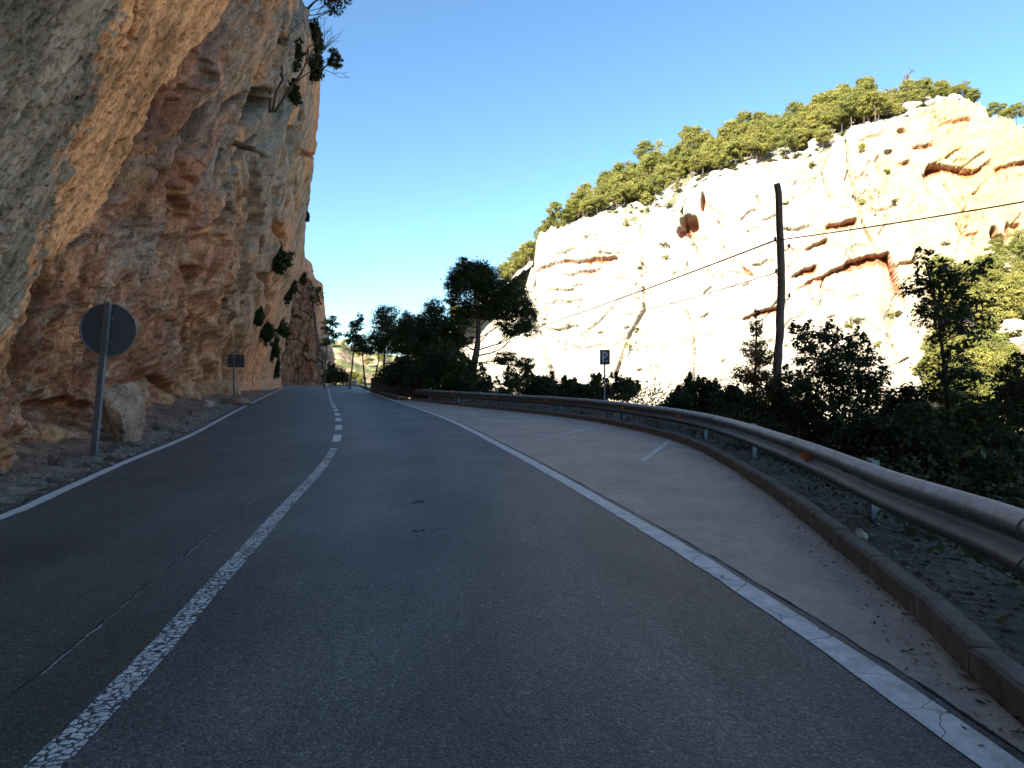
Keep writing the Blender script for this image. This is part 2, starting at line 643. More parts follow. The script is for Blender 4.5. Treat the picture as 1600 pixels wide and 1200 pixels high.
# thin seam left of the centre line, and two short surface cracks
ci = centre[(centre[:, 1] > 0) & (centre[:, 1] < 8.6)]
seam = resample(ci + left_normals(ci) * 0.42, 0.06)
for a, b in ((0, 0.22), (0.26, 0.43), (0.45, 0.62), (0.66, 0.86), (0.9, 1.0)):
    sg = seam[int(a * len(seam)):int(b * len(seam))]
    sg = sg + (rng.normal(size=sg.shape) * 0.005)
    strip("surface_crack", sg, 0.005, 0.003, M['crack'], road, 0.001)
    strip("seam_fleck", sg[3:-3] + np.array([0.016, 0]), 0.004, 0.0045, M['paint_bay'], road, 0.001)
for (px0, py0), (px1, py1) in (((632, 789), (668, 781)), ((640, 831), (700, 826)), ((645, 781), (668, 789))):
    a, b = np.array(G(px0, py0)), np.array(G(px1, py1))
    t = np.linspace(0, 1, 26)[:, None]
    sg = a + (b - a) * t + rng.normal(size=(26, 2)) * 0.02
    strip("surface_crack", sg, 0.005, 0.003, M['crack'], road, 0.003)

# lay-by and kerb
kerb = catmull([(1.75, -13), (1.72, -6), (1.72, -1), (1.8, 1.0), (1.93, 2.23), (2.2, 3.12), (2.5, 4.5), (2.89, 6.5), (3.28, 9.4), (3.36, 11.7), (3.1, 14.1), (2.33, 17.4), (1.12, 20.3),
                (-0.95, 24.0), (-3.1, 28.0), (-5.9, 33.4)], 0.2)
path_edge = catmull([(-5.9, 33.4), (-8.1, 40), (-11.6, 51), (-17.2, 69.5), (-20.3, 81), (-24.4, 90.5), (-32.5, 96.5), (-52, 98)], 0.3)
ku = uni(kerb, 300)
ri = redge[:int(np.argmin(np.abs(redge[:, 1] - 34.2)))]
rr = uni(ri, 300)
V = np.stack([np.c_[rr + (ku - rr) * t, np.full(300, -0.006)] for t in (0, 0.2, 0.4, 0.6, 0.8, 1.0)], 1)
layby = link("lay_by", np_mesh("lay_by", V.reshape(-1, 3), grid_quads(300, 6)[:, ::-1]), M['paving'])
tag(layby, "pale grey concrete lay-by between the white edge line and kerb", "lay-by", kind='structure')
for (a, b) in (((840, 687), (925, 668)), ((1003, 721), (1047, 688))):
    a, b = np.array(G(*a)), np.array(G(*b))
    strip("bay_line", a + (b - a) * np.linspace(0, 1, 20)[:, None], 0.10, 0.0, M['paint_bay'], layby, 0.006)
# dark seam where the asphalt ends against the lay-by
seam2 = resample(redge[(redge[:, 1] > 1) & (redge[:, 1] < 30)], 0.12)
strip("joint_seam", seam2 - left_normals(seam2) * 0.135 + rng.normal(size=seam2.shape) * 0.004, 0.009, 0.003, M['crack'], layby, 0.003)

KH = 0.135
KW = 0.125


def kerb_run(parent, P, outward, length, h=KH):
    Q = resample(P, length)
    for i in range(len(Q) - 1):
        a, b = Q[i], Q[i + 1]
        d = b - a
        L = np.linalg.norm(d)
        rz = math.atan2(d[1], d[0])
        nrm = np.array([d[1], -d[0]]) / L * outward
        c = (a + b) / 2 + nrm * (KW / 2 + R.uniform(-0.008, 0.008))
        m = MB()
        hh = h + R.uniform(-0.008, 0.008)
        m.box((0, 0, 0), (L - 0.012, KW, hh + 0.2), 0, 0.018)
        o = m.build("kerb_stone", M['concrete'], parent)
        o.location = (c[0], c[1], (hh - 0.2) / 2)
        o.rotation_euler = (R.uniform(-0.012, 0.012), R.uniform(-0.006, 0.006), rz + R.uniform(-0.008, 0.008))


kerb_root = empty("kerb", (0, 0, 0), "low concrete kerb of separate stones along the lay-by edge", "kerb")
kerb_root['kind'] = 'structure'
kerb_run(kerb_root, kerb[kerb[:, 1] > 0.5], 1, 0.66)
isl = empty("kerb", (0, 0, 0), "dark kerb separating the far footpath from the road", "kerb")
isl['kind'] = 'structure'
P = redge[(redge[:, 1] > 34.0) & (redge[:, 1] < 94)]
P = P - left_normals(P) * 0.35
kerb_run(isl, P, 1, 1.0, 0.2)
pu = uni(path_edge, 120)
iu = redge[redge[:, 1] > 33.8]
iu = uni(iu - left_normals(iu) * 0.48, 120)
V = np.stack([np.c_[iu + (pu - iu) * t, np.full(120, 0.12)] for t in (0, 0.5, 1.0, 1.3)], 1)
V[:, 3, 2] = 0.05
tag(link("footpath", np_mesh("footpath", V.reshape(-1, 3), grid_quads(120, 4)[:, ::-1]), M['paving']),
    "narrow grey footpath beside the far road bend", "footpath", kind='structure')

# ------------------------------------------------------------------ terrain (one sheet)
border = np.vstack([kerb, path_edge[1:]])
border = np.vstack([[(1.75, -400)], border, [(-400, 104)]])


def signed(x, y):
    """Distance to the outer edge of road / lay-by; positive on the gorge side."""
    best = np.full(x.shape, 1e9)
    sg = np.ones(x.shape)
    B = resample(border[1:-1], 0.8)
    B = np.vstack([border[:1], B, border[-1:]])
    for i in range(len(B) - 1):
        a, b = B[i], B[i + 1]
        d = b - a
        L2 = d @ d
        t = np.clip(((x - a[0]) * d[0] + (y - a[1]) * d[1]) / L2, 0, 1)
        dist = np.hypot(x - a[0] - t * d[0], y - a[1] - t * d[1])
        cr = d[0] * (y - a[1]) - d[1] * (x - a[0])
        up = dist < best
        best = np.where(up, dist, best)
        sg = np.where(up, np.where(cr < 0, 1.0, -1.0), sg)
    return best * sg


def terrain_z(x, y):
    x, y = np.asarray(x, float), np.asarray(y, float)
    s = signed(x, y)
    drop = np.where(s > 0.9, (s - 0.9) * 0.55 + np.minimum(s - 0.9, 2.0) * 0.15, 0)
    z = -0.09 - drop + fbm(x * 0.15, y * 0.15, 0.0, 4) * np.clip(s - 0.9, 0, 8) * 0.18
    z = np.maximum(z, -30 + fbm(x * 0.03, y * 0.03, 3.0, 3) * 3)
    yy = np.maximum(y, 1.0)
    q = CX + F * x / yy
    tal = -12 + 0.62 * (0.6 * x + 0.8 * y - 100) + fbm(x * 0.06, y * 0.06, 9.0, 5) * 4.0
    tal = np.minimum(tal, 23 + fbm(x * 0.1, y * 0.1, 2.0, 3) * 2)
    m = sstep(1390, 1490, q) * sstep(55, 75, y)
    z = np.where(m > 0, z * (1 - m) + np.maximum(z, tal) * m, z)
    return z


def axis(dense0, dense1, step, far0, far1):
    a = list(np.arange(dense0, dense1, step))
    s = step
    while a[-1] < far1:
        s *= 1.22
        a.append(a[-1] + s)
    s = step
    while a[0] > far0:
        s *= 1.22
        a.insert(0, a[0] - s)
    return np.array(a)


ax, ay = axis(-34, 44, 0.7, -3000, 3000), axis(-6, 110, 0.8, -3000, 3500)
ax2 = np.unique(np.concatenate([ax, np.arange(44, 130, 2.0)]))
X, Y = np.meshgrid(ax2, ay)
Z = terrain_z(X, Y)
gcol = np.stack([np.full(X.shape, 0.17), np.full(X.shape, 0.135), np.full(X.shape, 0.095)], -1)
gm = sstep(-0.3, 0.4, fbm(X * 0.2, Y * 0.2, 5.0, 4))[..., None]
gcol = gcol * (1 - gm * 0.7) + np.array([0.06, 0.075, 0.03]) * gm * 0.7
terr = link("terrain", np_mesh("terrain", np.stack([X, Y, Z], -1).reshape(-1, 3), grid_quads(*X.shape), True, gcol.reshape(-1, 3)), M['earth'])
tag(terr, "earth slope falling from the road into the gorge", "terrain", kind='structure')


def ground(x, y):
    return float(terrain_z(np.array([x]), np.array([y]))[0])


# verge behind the kerb, and gravel shoulder at the cliff foot
def ribbon(name, P, offs, zf, colf, mat, label, amp):
    L = left_normals(P)
    m = len(P)
    Vs, Cs = [], []
    for o_ in offs:
        q = P + L * o_
        z = zf(o_) + fbm(q[:, 0] * 3, q[:, 1] * 3, 1.0, 4) * amp(o_)
        Vs.append(np.c_[q, z])
        Cs.append(colf(q, o_))
    V = np.stack(Vs, 1)
    C = np.stack(Cs, 1)
    return tag(link(name, np_mesh(name, V.reshape(-1, 3), grid_quads(m, len(offs)), True, C.reshape(-1, 3)), mat), label, name.replace('_', ' '), kind='structure')


kd = resample(kerb[kerb[:, 1] > 0.3], 0.1)
ribbon("gravel_verge", kd, [-0.13, -0.25, -0.4, -0.6, -0.85, -1.1, -1.4, -1.8][::-1], lambda o_: 0.045 - max(0, -o_ - 0.8) * 0.75,
       lambda q, o_: np.array([0.085, 0.07, 0.055]) * (1 + 0.35 * fbm(q[:, 0] * 2, q[:, 1] * 2, 4.0, 3))[:, None], M['earth'],
       "gravel strip behind the kerb under the guardrail", lambda o_: 0.02)
kb = kd[kd[:, 1] > 10.5]
kb_h = sstep(10.5, 15.0, kb[:, 1])
BANK = {0.45: 0.03, 0.7: 0.12, 1.0: 0.24, 1.35: 0.34, 1.8: 0.38, 2.3: 0.30, 2.9: -0.1, 3.8: -0.9}
Lb = left_normals(kb)
Vb = np.stack([np.c_[kb - Lb * o_, np.where(z_ > 0, z_ * (0.25 + 0.75 * kb_h), z_) + fbm((kb - Lb * o_)[:, 0] * 1.3, (kb - Lb * o_)[:, 1] * 1.3, 2.0, 4) * 0.10 * min(1, o_)] for o_, z_ in BANK.items()], 1)
Cb = np.array([0.10, 0.08, 0.06]) * (1 + 0.45 * fbm(Vb[..., 0] * 2, Vb[..., 1] * 2, 4.0, 4))[..., None]
tag(link("earth_bank", np_mesh("earth_bank", Vb.reshape(-1, 3), grid_quads(len(kb), len(BANK))[:, ::-1], True, Cb.reshape(-1, 3)), M['earth']), "low dark earth bank behind the far part of the guardrail", "earth bank", kind='structure')
ls = resample(ledge[ledge[:, 1] < 78], 0.12)
ribbon("gravel_shoulder", ls, [0.15, 0.25, 0.4, 0.6, 0.8, 1.0, 1.3, 1.7, 2.2, 2.8][::-1], lambda o_: 0.003 + 0.22 * max(0, o_ - 0.35) ** 1.3,
       lambda q, o_: (np.array([0.20, 0.155, 0.12]) if o_ < 0.8 else np.array([0.21, 0.125, 0.085])) * (1 + 0.4 * fbm(q[:, 0] * 2, q[:, 1] * 2, 7.0, 3))[:, None], M['earth'],
       "strip of gravel and earth between the left edge line and cliff", lambda o_: 0.03 if o_ < 0.5 else 0.09)

# ------------------------------------------------------------------ the cliff on the left
XB = np.array([(-90, -7), (-40, -6.2), (-15, -5.4), (0, -5.2), (4, -5.4), (5.85, -5.95), (9.36, -7.75), (15.6, -10.05), (21, -12.15), (30, -15.6), (42, -19.8), (60, -26.0), (70, -28.8), (80, -32)], float)


def xb(D):
    return np.interp(D, XB[:, 0], XB[:, 1])


def lean(z):
    return 5.2 * (1 - np.exp(-np.maximum(z - 1.2, 0) / 12.0))


CORNER = np.array([(-60, 460, 37), (0, 474, 39), (60, 494, 41), (110, 507, 42.5), (200, 496, 46), (260, 489, 48), (320, 480, 50), (420, 474, 57), (460, 462, 62), (520, 447, 66), (612, 438, 70)], float)
Dv = np.linspace(5.0, 70, 4000)
pv = CX + F * xb(Dv) / Dv
NCV = 560
D0 = np.interp(np.linspace(pv[0], pv[-1], NCV), pv, Dv)
D0 = np.concatenate([-90 + 93.5 * np.linspace(0, 1, 40) ** 0.6, np.linspace(3.7, 4.95, 40), D0])
NV, NT = 470, 34
f = np.linspace(0, 1, NV)[:, None]
DD = np.maximum(D0, 5.0)[None, :]
pyf = (HY + 1.6 / np.maximum(DD, 5) * F) * (1 - f) + (-60) * f
pyf_c = 612 * (1 - f) + (-60) * f
Dc = np.interp(pyf_c, CORNER[:, 0], CORNER[:, 2])
D = np.where(D0[None, :] > 20, 20 + (D0[None, :] - 20) * (Dc - 20) / 50.0, D0[None, :])
De = np.maximum(D, 5.0)
ztop = CH + (HY + 60) / F * De
z = -0.3 + f * (ztop + 0.3)
HT = 50.0
ft = (np.arange(1, NT + 1) / NT)[:, None]
zt = z[-1:] + (HT - z[-1:]) * ft ** 1.5
D = np.vstack([D, np.repeat(D[-1:], NT, 0)])
z = np.vstack([z, zt])
Dcf = np.vstack([Dc, np.repeat(Dc[-1:], NT, 0)])
psf = np.interp(np.vstack([pyf_c, np.full((NT, 1), -60)]), CORNER[:, 0], CORNER[:, 1])
xcorner = (psf - CX) / F * Dcf
zc = z[:, -1:]
res = xcorner - (xb(Dcf) + lean(zc))
wgt = np.clip((D0[None, :] - 20) / 50.0, 0, 1) ** 2
x = xb(D) + lean(z) + res * wgt
Dp = np.maximum(D, 3.0)
PX = np.where(D > 3.0, CX + F * x / Dp, -300)
PY = HY - F * (z - CH) / Dp


def ipx(pts, py):
    a = np.array(sorted(pts), float)
    return np.interp(py, a[:, 0], a[:, 1])


xc1 = ipx([(700, -60), (600, 2), (545, 18), (425, 68), (365, 128), (300, 182), (240, 205), (180, 240), (90, 300), (40, 345), (0, 374), (-60, 412)], PY)
xc0 = ipx([(-60, 200), (0, 190), (100, 166), (180, 130), (260, 100), (330, 84), (420, 60), (500, 20), (560, -20), (700, -60)], PY)
ucol = np.concatenate([np.linspace(-420, pv[0] - 2, 80), np.linspace(pv[0], pv[-1], NCV)])[None, :]   # surface parameter along the cliff
vup = np.maximum(HY - PY, -300)                                                                             # and up it
wob = fbm(ucol / 28, vup / 34, 1.0, 4)
slab = sstep(-1.5, 3.5, xc1 - PX + wob * 7)
ribs = sstep(300, 400, PX + (PY - 300) * 0.12 + wob * 25)
rub = (1 - slab) * sstep(285, 350, PY + wob * 45 - (PX - 200) * 0.25) * (1 - ribs * 0.75)
blocks = np.clip(1 - slab - rub - ribs * 0.8, 0, 1)
s_ = D * 1.06
scl = np.clip(De_ if False else np.maximum(D, 4) / 14.0, 0.42, 1.7)


def rot(a):
    a = math.radians(a)
    return s_ * math.cos(a) + z * math.sin(a), -s_ * math.sin(a) + z * math.cos(a)


jag = fbm(ucol / 26, vup / 40, 2.0, 4)
jag2 = fbm(ucol / 34, vup / 60, 7.0, 4)


def strata(deg, la, lb, ja=0.3):
    c_, s__ = math.cos(math.radians(deg)), math.sin(math.radians(deg))
    return (PX * c_ + vup * s__) / la + jag * ja, (-PX * s__ + vup * c_) / lb + jag2 * ja


a1, b1 = strata(56, 120, 30, 0.15)
a2, b2 = strata(77, 300, 20, 0.15)
a3, b3 = strata(60, 46, 12)
fb, eb = facets(a1, b1, 3, 0.9, 0.55)
fb2, eb2 = facets(a3, b3, 13, 0.9, 0.4)
fr_, er_ = facets(a2, b2, 8, 0.7, 0.8)
fr2, er2 = facets(a2 * 2.2, b2 * 2.2, 18, 0.8, 0.6)
fu, eu = facets(ucol / 34 + jag * 0.4 + vup / 400, vup / 120 + jag2 * 0.4, 21, 1.1, 0.5, 0.25)
fu2, eu2 = facets(ucol / 13 + jag * 0.6, vup / 44 + jag2 * 0.6, 31, 1.1, 0.5, 0.25)
fu3, eu3 = facets(ucol / 5.5 + jag * 0.8, vup / 17 + jag2 * 0.8, 41, 1.2, 0.5, 0.3)
calm = 1 - 0.55 * np.clip((D0[None, :] - 20) / 50.0, 0, 1)


def plates(a_, b_, seed, edge_w=0.1):
    """Overlapping slabs: each one stands out towards its lower right edge, then drops sharply to the next."""
    i_ = np.floor(b_).astype(np.int64)
    fr = b_ - i_
    h0 = _perm[(i_ + seed) & 255] / 255.0
    h1 = _perm[(i_ - 1 + seed) & 255] / 255.0
    amp0 = (0.35 + h0) * (0.65 + 0.9 * noise3(a_ * 0.9 + h0 * 40, h0 * 9.0, float(seed)))
    amp1 = (0.35 + h1) * (0.65 + 0.9 * noise3(a_ * 0.9 + h1 * 40, h1 * 9.0, float(seed)))
    v0, v1 = amp0 * fr, amp1
    k_ = sstep(0, edge_w, fr)
    return v0 * k_ + v1 * (1 - k_), fr


w1 = fbm(PX / 110, vup / 110, 12.0, 4) * 0.9
w2 = fbm(PX / 90, vup / 160, 15.0, 4) * 0.8
pb1, fb1 = plates(a1, b1 * 0.8 + w1, 31)
pb2, _ = plates(a1 * 2.5, b1 * 2.3 + w1 * 1.6 + jag * 0.2, 57, 0.16)
pr1, fr1_ = plates(a2 * 1.2, b2 * 0.75 + w2, 83)
pr2, _ = plates(a2 * 3.0, b2 * 2.0 + w2 * 1.8 + jag * 0.25, 99, 0.18)
disp = fbm(x / 7, D / 7, z / 7, 3) * 0.35 * scl * (1 - 0.6 * slab)
disp = disp + blocks * (pb1 * 0.40 + pb2 * 0.11 + fb * 0.12 - (1 - sstep(0.0, 0.06, eb)) * 0.10 - 0.1) * scl
disp = disp + ribs * (pr1 * 0.42 + pr2 * 0.13 + fr_ * 0.12 - (1 - sstep(0.0, 0.05, er_)) * 0.10 - 0.2) * scl
disp = disp + rub * (pb1 * 0.12 + pb2 * 0.09 + fu * 0.26 - (1 - sstep(0, 0.06, eu)) * 0.10 + fu2 * 0.10 - (1 - sstep(0, 0.08, eu2)) * 0.05 + fu3 * 0.05 + fbm(ucol / 30, vup / 130, 5.0, 5, 0.55) * 0.2 - 0.1) * scl
disp = disp + (blocks + ribs) * fu3 * 0.02 * scl
pits = sstep(0.30, 0.55, fbm(a1 * 6.0, b1 * 5.0, 23.0, 3)) * 0.06 + sstep(0.45, 0.65, fbm(a1 * 1.6, b1 * 2.4, 29.0, 3)) * 0.12
disp = disp + slab * (pb2 * 0.03 + fbm(a1 * 1.0, b1 * 2.0, 3.0, 5, 0.55) * 0.045 - pits)
disp = disp * calm + fbm(ucol / 7, vup / 12, 9.0, 4, 0.6) * 0.03 * np.clip(scl, 0.5, 1)
# the bedding crack under the slab: the rock below it is set back
near = np.exp(-np.clip(PX - xc1, 0, None) / 60.0) * (1 - slab)
wdg = np.interp(PY, [-60, 60, 120, 200, 300, 350, 410, 470, 560, 640], [5, 6, 9, 20, 17, 9, 4, 12, 10, 3])
disp = disp - sstep(-1, 2, PX - xc1) * sstep(wdg + 3, wdg, PX - xc1 + wob * 4) * 0.85 * np.clip(scl, 0.5, 1.2)
CLEFTS = [([(238, 182), (250, 158), (262, 138)], 2.4, 0.6),
          ([(276, 190), (286, 168), (298, 140)], 3.4, 0.7), ([(236, 292), (262, 252), (300, 196), (322, 160)], 2.0, 0.55), ([(318, 232), (345, 190), (372, 164), (392, 148)], 2.2, 0.7),
          ([(372, 228), (392, 196), (408, 172), (418, 158)], 2.6, 0.8), ([(375, 222), (388, 229), (400, 234), (402, 246)], 1.8, 0.5), ([(348, 292), (372, 258), (402, 214)], 1.8, 0.5),
          ([(240, 335), (242, 318), (262, 296)], 1.8, 0.5), ([(398, 170), (408, 158), (416, 144)], 3.0, 0.8), ([(466, 152), (471, 170), (474, 186)], 2.0, 0.8), ([(468, 232), (478, 240), (488, 244)], 1.6, 0.5),
          ([(392, 366), (400, 384), (404, 402)], 2.2, 0.7), ([(72, 412), (55, 470), (38, 520), (24, 575)], 4.0, 0.7), ([(205, 60), (209, 30), (207, 0)], 1.6, 0.25), ([(268, 98), (280, 74), (292, 56)], 1.5, 0.2),
          ([(430, 320), (440, 372), (436, 420), (420, 470)], 2.2, 0.7), ([(412, 430), (416, 470), (408, 520)], 2.0, 0.6), ([(350, 470), (358, 520), (352, 570)], 2.0, 0.4), ([(300, 420), (292, 470), (300, 530)], 2.4, 0.35),
          ([(310, 300), (330, 268), (352, 236)], 1.6, 0.35), ([(430, 60), (446, 90), (440, 130)], 2.0, 0.6), ([(452, 200), (446, 260), (440, 320)], 1.8, 0.6), ([(468, 200), (466, 260), (462, 330)], 1.5, 0.5), ([(70, 640), (110, 628), (140, 640)], 4.0, 0.3), ([(236, 590), (270, 600), (300, 640)], 3.0, 0.35)]
for pts_, wp_, dp_ in CLEFTS:
    a_ = np.array(pts_, float)
    dist = np.full(PX.shape, 1e9)
    for i in range(len(a_) - 1):
        d = a_[i + 1] - a_[i]
        t = np.clip(((PX - a_[i, 0]) * d[0] + (PY - a_[i, 1]) * d[1]) / (d @ d), 0, 1)
        dist = np.minimum(dist, np.hypot(PX - a_[i, 0] - t * d[0], PY - a_[i, 1] - t * d[1]))
    disp = disp - 1.5 * dp_ * np.clip(scl, 0.5, 1.4) * np.exp(-((dist + np.abs(jag2) * 2.0) / (wp_ * 2.0)) ** 4)
# hollow undercuts at the foot
for (hx, hy, rx_, ry_, dp) in ((62, 640, 30, 22, 0.5), (100, 650, 26, 20, 0.4), (250, 640, 16, 40, 0.5), (285, 652, 24, 14, 0.55), (330, 640, 20, 14, 0.5), (24, 690, 24, 18, 0.4), (215, 600, 12, 30, 0.3)):
    disp = disp - dp * np.exp(-(((PX - hx) / rx_) ** 2 + ((PY - hy) / ry_) ** 2))
foot = sstep(1.2, 0.0, z)
disp = disp + foot * (0.2 + 0.3 * fbm(ucol / 30, 0.5, 0.0, 3))
disp = np.where(D < 3.7, disp * np.clip((D + 12) / 15.7, 0.2, 1), disp)
nx, ny = 0.94, 0.33
x2, y2 = x + disp * nx, D + disp * ny
# colours of the rock itself
grey = np.array([0.38, 0.27, 0.182])
orange = np.array([0.76, 0.345, 0.145])
red = np.array([0.36, 0.148, 0.078])
tan = np.array([0.33, 0.225, 0.152])
grey_r = np.array([0.26, 0.20, 0.15])
pink = np.array([0.43, 0.24, 0.15])


def mixc(a, b, t):
    return a * (1 - t[..., None]) + b * t[..., None]


big = fbm(ucol / 90, vup / 130, 3.0, 5)
med = fbm(ucol / 20, vup / 34, 6.0, 5)
stk2 = fbm(b2 * 0.7, a2 * 0.9, 4.0, 4)
stk1 = fbm(b1 * 0.9, a1 * 0.5, 8.0, 4)
id1 = fb + 0.5
zero = np.zeros_like(big)
c_slab = mixc(orange + zero[..., None], grey * 0.95, sstep(-9, 12, xc0 - PX + med * 40))
c_slab = mixc(c_slab, c_slab * np.array([0.66, 0.6, 0.58]), sstep(0.15, 0.6, stk1) * 0.7)
c_block = mixc(red * 0.95 + zero[..., None], orange * 0.8, sstep(0.05, 0.4, stk1 + 0.3 * (id1 - 0.5)))
c_block = mixc(c_block, np.array([0.22, 0.155, 0.12]), sstep(0.3, 0.75, id1) * 0.7)
c_block = mixc(c_block, c_block * np.array([0.62, 0.55, 0.52]), sstep(0.35, 0.75, noise3(a1 * 0.7, b1 * 0.8 + w1, 44.0)) * 0.9)
c_rub = mixc(red + zero[..., None], pink, sstep(0.0, 0.5, med + 0.4 * big))
c_rub = mixc(c_rub, orange * 0.85, sstep(0.1, 0.5, -big + 0.3 * med) * 0.6)
c_rub = mixc(c_rub, np.array([0.33, 0.26, 0.21]), np.exp(-(((PX - 225) / 40) ** 2 + ((PY - 390) / 55) ** 2)) * 0.85)
c_rib = mixc(tan + zero[..., None], grey_r, sstep(-0.1, 0.4, stk2))
c_rib = mixc(c_rib, orange * 0.7, sstep(0.15, 0.5, -stk2 + 0.35 * big) * 0.7)
c_rib = mixc(c_rib, orange * 0.8, sstep(430, 560, PY) * (1 - sstep(330, 440, PX)) * 0.6)
colr = mixc(mixc(mixc(c_block, c_rib, ribs), c_rub, rub), c_slab, slab)
Vc = np.stack([x2, y2, z], -1)
# turn the corner, then the flat top
nb = 30
cx_, cy_ = x2[:, -1], y2[:, -1]
way = np.stack([np.stack([cx_, cy_], -1), np.stack([cx_ - 1.2, cy_ + 1.0], -1), np.stack([cx_ - 7, cy_ + 3.5], -1), np.stack([cx_ * 0 - 46, cy_ * 0 + 76], -1), np.stack([cx_ * 0 - 120, cy_ * 0 + 90], -1)], 1)
kt = np.linspace(0, 4, nb + 1)[1:]
bk = np.stack([np.stack([np.array([np.interp(kt, np.arange(5), way[i, :, c]) for i in range(len(cx_))])], -1)[..., 0] for c in (0, 1)], -1)
bz = np.repeat(z[:, -1:], nb, 1)
bn = fbm(bk[..., 0] * 0.3, bk[..., 1] * 0.3, bz * 0.3, 4) * 0.8 * np.minimum(kt, 1)[None, :]
back = np.stack([bk[..., 0] + bn * 0.3, bk[..., 1] + bn, bz], -1)
Vc = np.concatenate([Vc, back], 1)
colr = np.concatenate([colr, np.repeat(colr[:, -1:], nb, 1)], 1)
for off in (-4, -14, -40, -110):
    lastr = Vc[-1:].copy()
    lastr[..., 0] = np.minimum(Vc[NV + NT - 1:NV + NT, :, 0] + off, lastr[..., 0])
    lastr[..., 2] += 1.0
    Vc = np.concatenate([Vc, lastr], 0)
    colr = np.concatenate([colr, colr[-1:]], 0)
cliff = link("rock_cliff", np_mesh("rock_cliff", Vc.reshape(-1, 3), grid_quads(Vc.shape[0], Vc.shape[1]), True, colr.reshape(-1, 3)), M['cliff'])
tag(cliff, "overhanging grey, orange and red rock cliff above the left lane", "cliff", kind='structure')
CLX = x2[:NV].ravel(); CLY = y2[:NV].ravel(); CLZ = z[:NV].ravel()
CLPX = CX + F * CLX / np.maximum(CLY, 2); CLPY = HY - F * (CLZ - CH) / np.maximum(CLY, 2)


def on_cliff(px, py):
    d = (CLPX - px) ** 2 + (CLPY - py) ** 2 + np.where(CLY < 4, 1e9, 0)
    near_ = np.argsort(d)[:6]
    i = near_[np.argmin(CLY[near_])]
    return float(CLX[i]), float(CLY[i]), float(CLZ[i])


# second, orange buttress beyond the bend
def buttress(name, pts_top, Dm, px0, px1, label, tints, seed):
    cols_ = np.arange(px0, px1 + 0.1, 0.8)
    ta = np.array(pts_top, float)
    top = np.interp(cols_, ta[:, 0], ta[:, 1])
    rows_ = np.linspace(0, 1, 170)[:, None]
    py = 612 * (1 - rows_) + top[None, :] * rows_
    Dr = Dm + sstep(px1 - 8, px1, cols_)[None, :] * 10 - 0.03 * (cols_[None, :] - px0)
    xx, zz = (cols_[None, :] - CX) / F * Dr, CH + (HY - py) / F * Dr
    xx, Dr = np.broadcast_arrays(xx + 0 * zz, Dr + 0 * zz)
    j = fbm(xx * 0.3, zz * 0.3, seed, 4)
    e, idd = voro(xx * 0.5 + j * 0.4, zz * 0.16 + j * 0.4, int(seed))
    dd = (idd - 0.5) * 1.4 - (1 - sstep(0, 0.12, e)) * 0.8 + ridged(xx * 0.45, zz * 0.05, seed, 4) * 1.0 + fbm(xx * 0.8, zz * 0.8, seed, 4) * 0.35
    V = np.stack([xx, Dr - dd, zz], -1)
    st = fbm(xx * 0.9, zz * 0.08, seed + 3, 4)
    c = mixc(np.array(tints[0]) + 0 * xx[..., None], np.array(tints[1]), sstep(-0.2, 0.4, st))
    c = mixc(c, np.array(tints[2]), sstep(px1 - 26, px1 - 4, cols_ + 0 * zz + j * 10))
    b1_ = V[-1:] + np.array([0, 6, 0.5]); b2_ = V[-1:] * np.array([1.42, 1.4, 1.0]) + np.array([-6, 0, 2])
    V = np.concatenate([V, b1_, b2_], 0)
    c = np.concatenate([c, c[-1:], c[-1:]], 0)
    o = link(name, np_mesh(name, V.reshape(-1, 3), grid_quads(*V.shape[:2]), True, c.reshape(-1, 3)), M['cliff'])
    return tag(o, label, "cliff", kind='structure')


buttress("rock_buttress", [(380, 330), (470, 405), (478, 432), (490, 440), (495, 480), (499, 520), (506, 548), (512, 600), (515, 606)], 112, 392, 515,
         "tall orange rock buttress beyond the road bend", ((0.42, 0.21, 0.12), (0.34, 0.2, 0.13), (0.24, 0.2, 0.16)), 14.0)

# ------------------------------------------------------------------ the sunlit wall across the gorge
A0, A1 = np.array([-6.0, 200.0]), np.array([125.0, 140.0])
WN = np.array([-(A0 - A1)[1], (A0 - A1)[0]])
WN = WN / np.linalg.norm(WN)
if WN[1] > 0: WN = -WN


def wall_xy(px):
    q = (np.asarray(px, float) - CX) / F
    t = (200 * q + 6) / (131 + 60 * q)
    return A0[0] + 131 * t, A0[1] - 60 * t


EDGE = np.array([(620, 560), (660, 545), (700, 520), (740, 480), (775, 455), (800, 432), (832, 408), (838, 366), (860, 360), (940, 340), (1000, 343), (1040, 332), (1064, 322), (1076, 288), (1110, 272), (1170, 262), (1240, 250),
                 (1300, 236), (1322, 214), (1340, 200), (1400, 186), (1440, 172), (1475, 153), (1512, 152), (1535, 162), (1556, 190), (1570, 178), (1590, 196), (1640, 215), (1760, 230)], float)
cpx = np.arange(622, 1752, 1.5)
ncw = len(cpx)
NRW = 300
wx, wy = wall_xy(cpx)
edge = np.interp(cpx, EDGE[:, 0], EDGE[:, 1]) + fbm(cpx * 0.07, 3.0, 1.0, 5, 0.65) * 7
r_ = np.linspace(0, 1, NRW)[:, None]
wpy = 830 * (1 - r_) + edge[None, :] * r_
wD = np.repeat(wy[None, :], NRW, 0)
wX = np.repeat(wx[None, :], NRW, 0)
wz = CH + (HY - wpy) / F * wD
wpx = np.repeat(cpx[None, :], NRW, 0)
uu = wpx / 900.0 * 160
jag = fbm(wX * 0.12, wD * 0.12, wz * 0.12, 5)
lft = sstep(1000, 850, wpx)
rgt = sstep(1180, 1420, wpx)
e1, i1 = voro(uu * 0.05 + jag * 0.4, wz * 0.03 + jag * 0.3, 5)
e2, i2 = voro(uu * 0.16 + jag * 0.6, wz * 0.12 + jag * 0.6, 9)
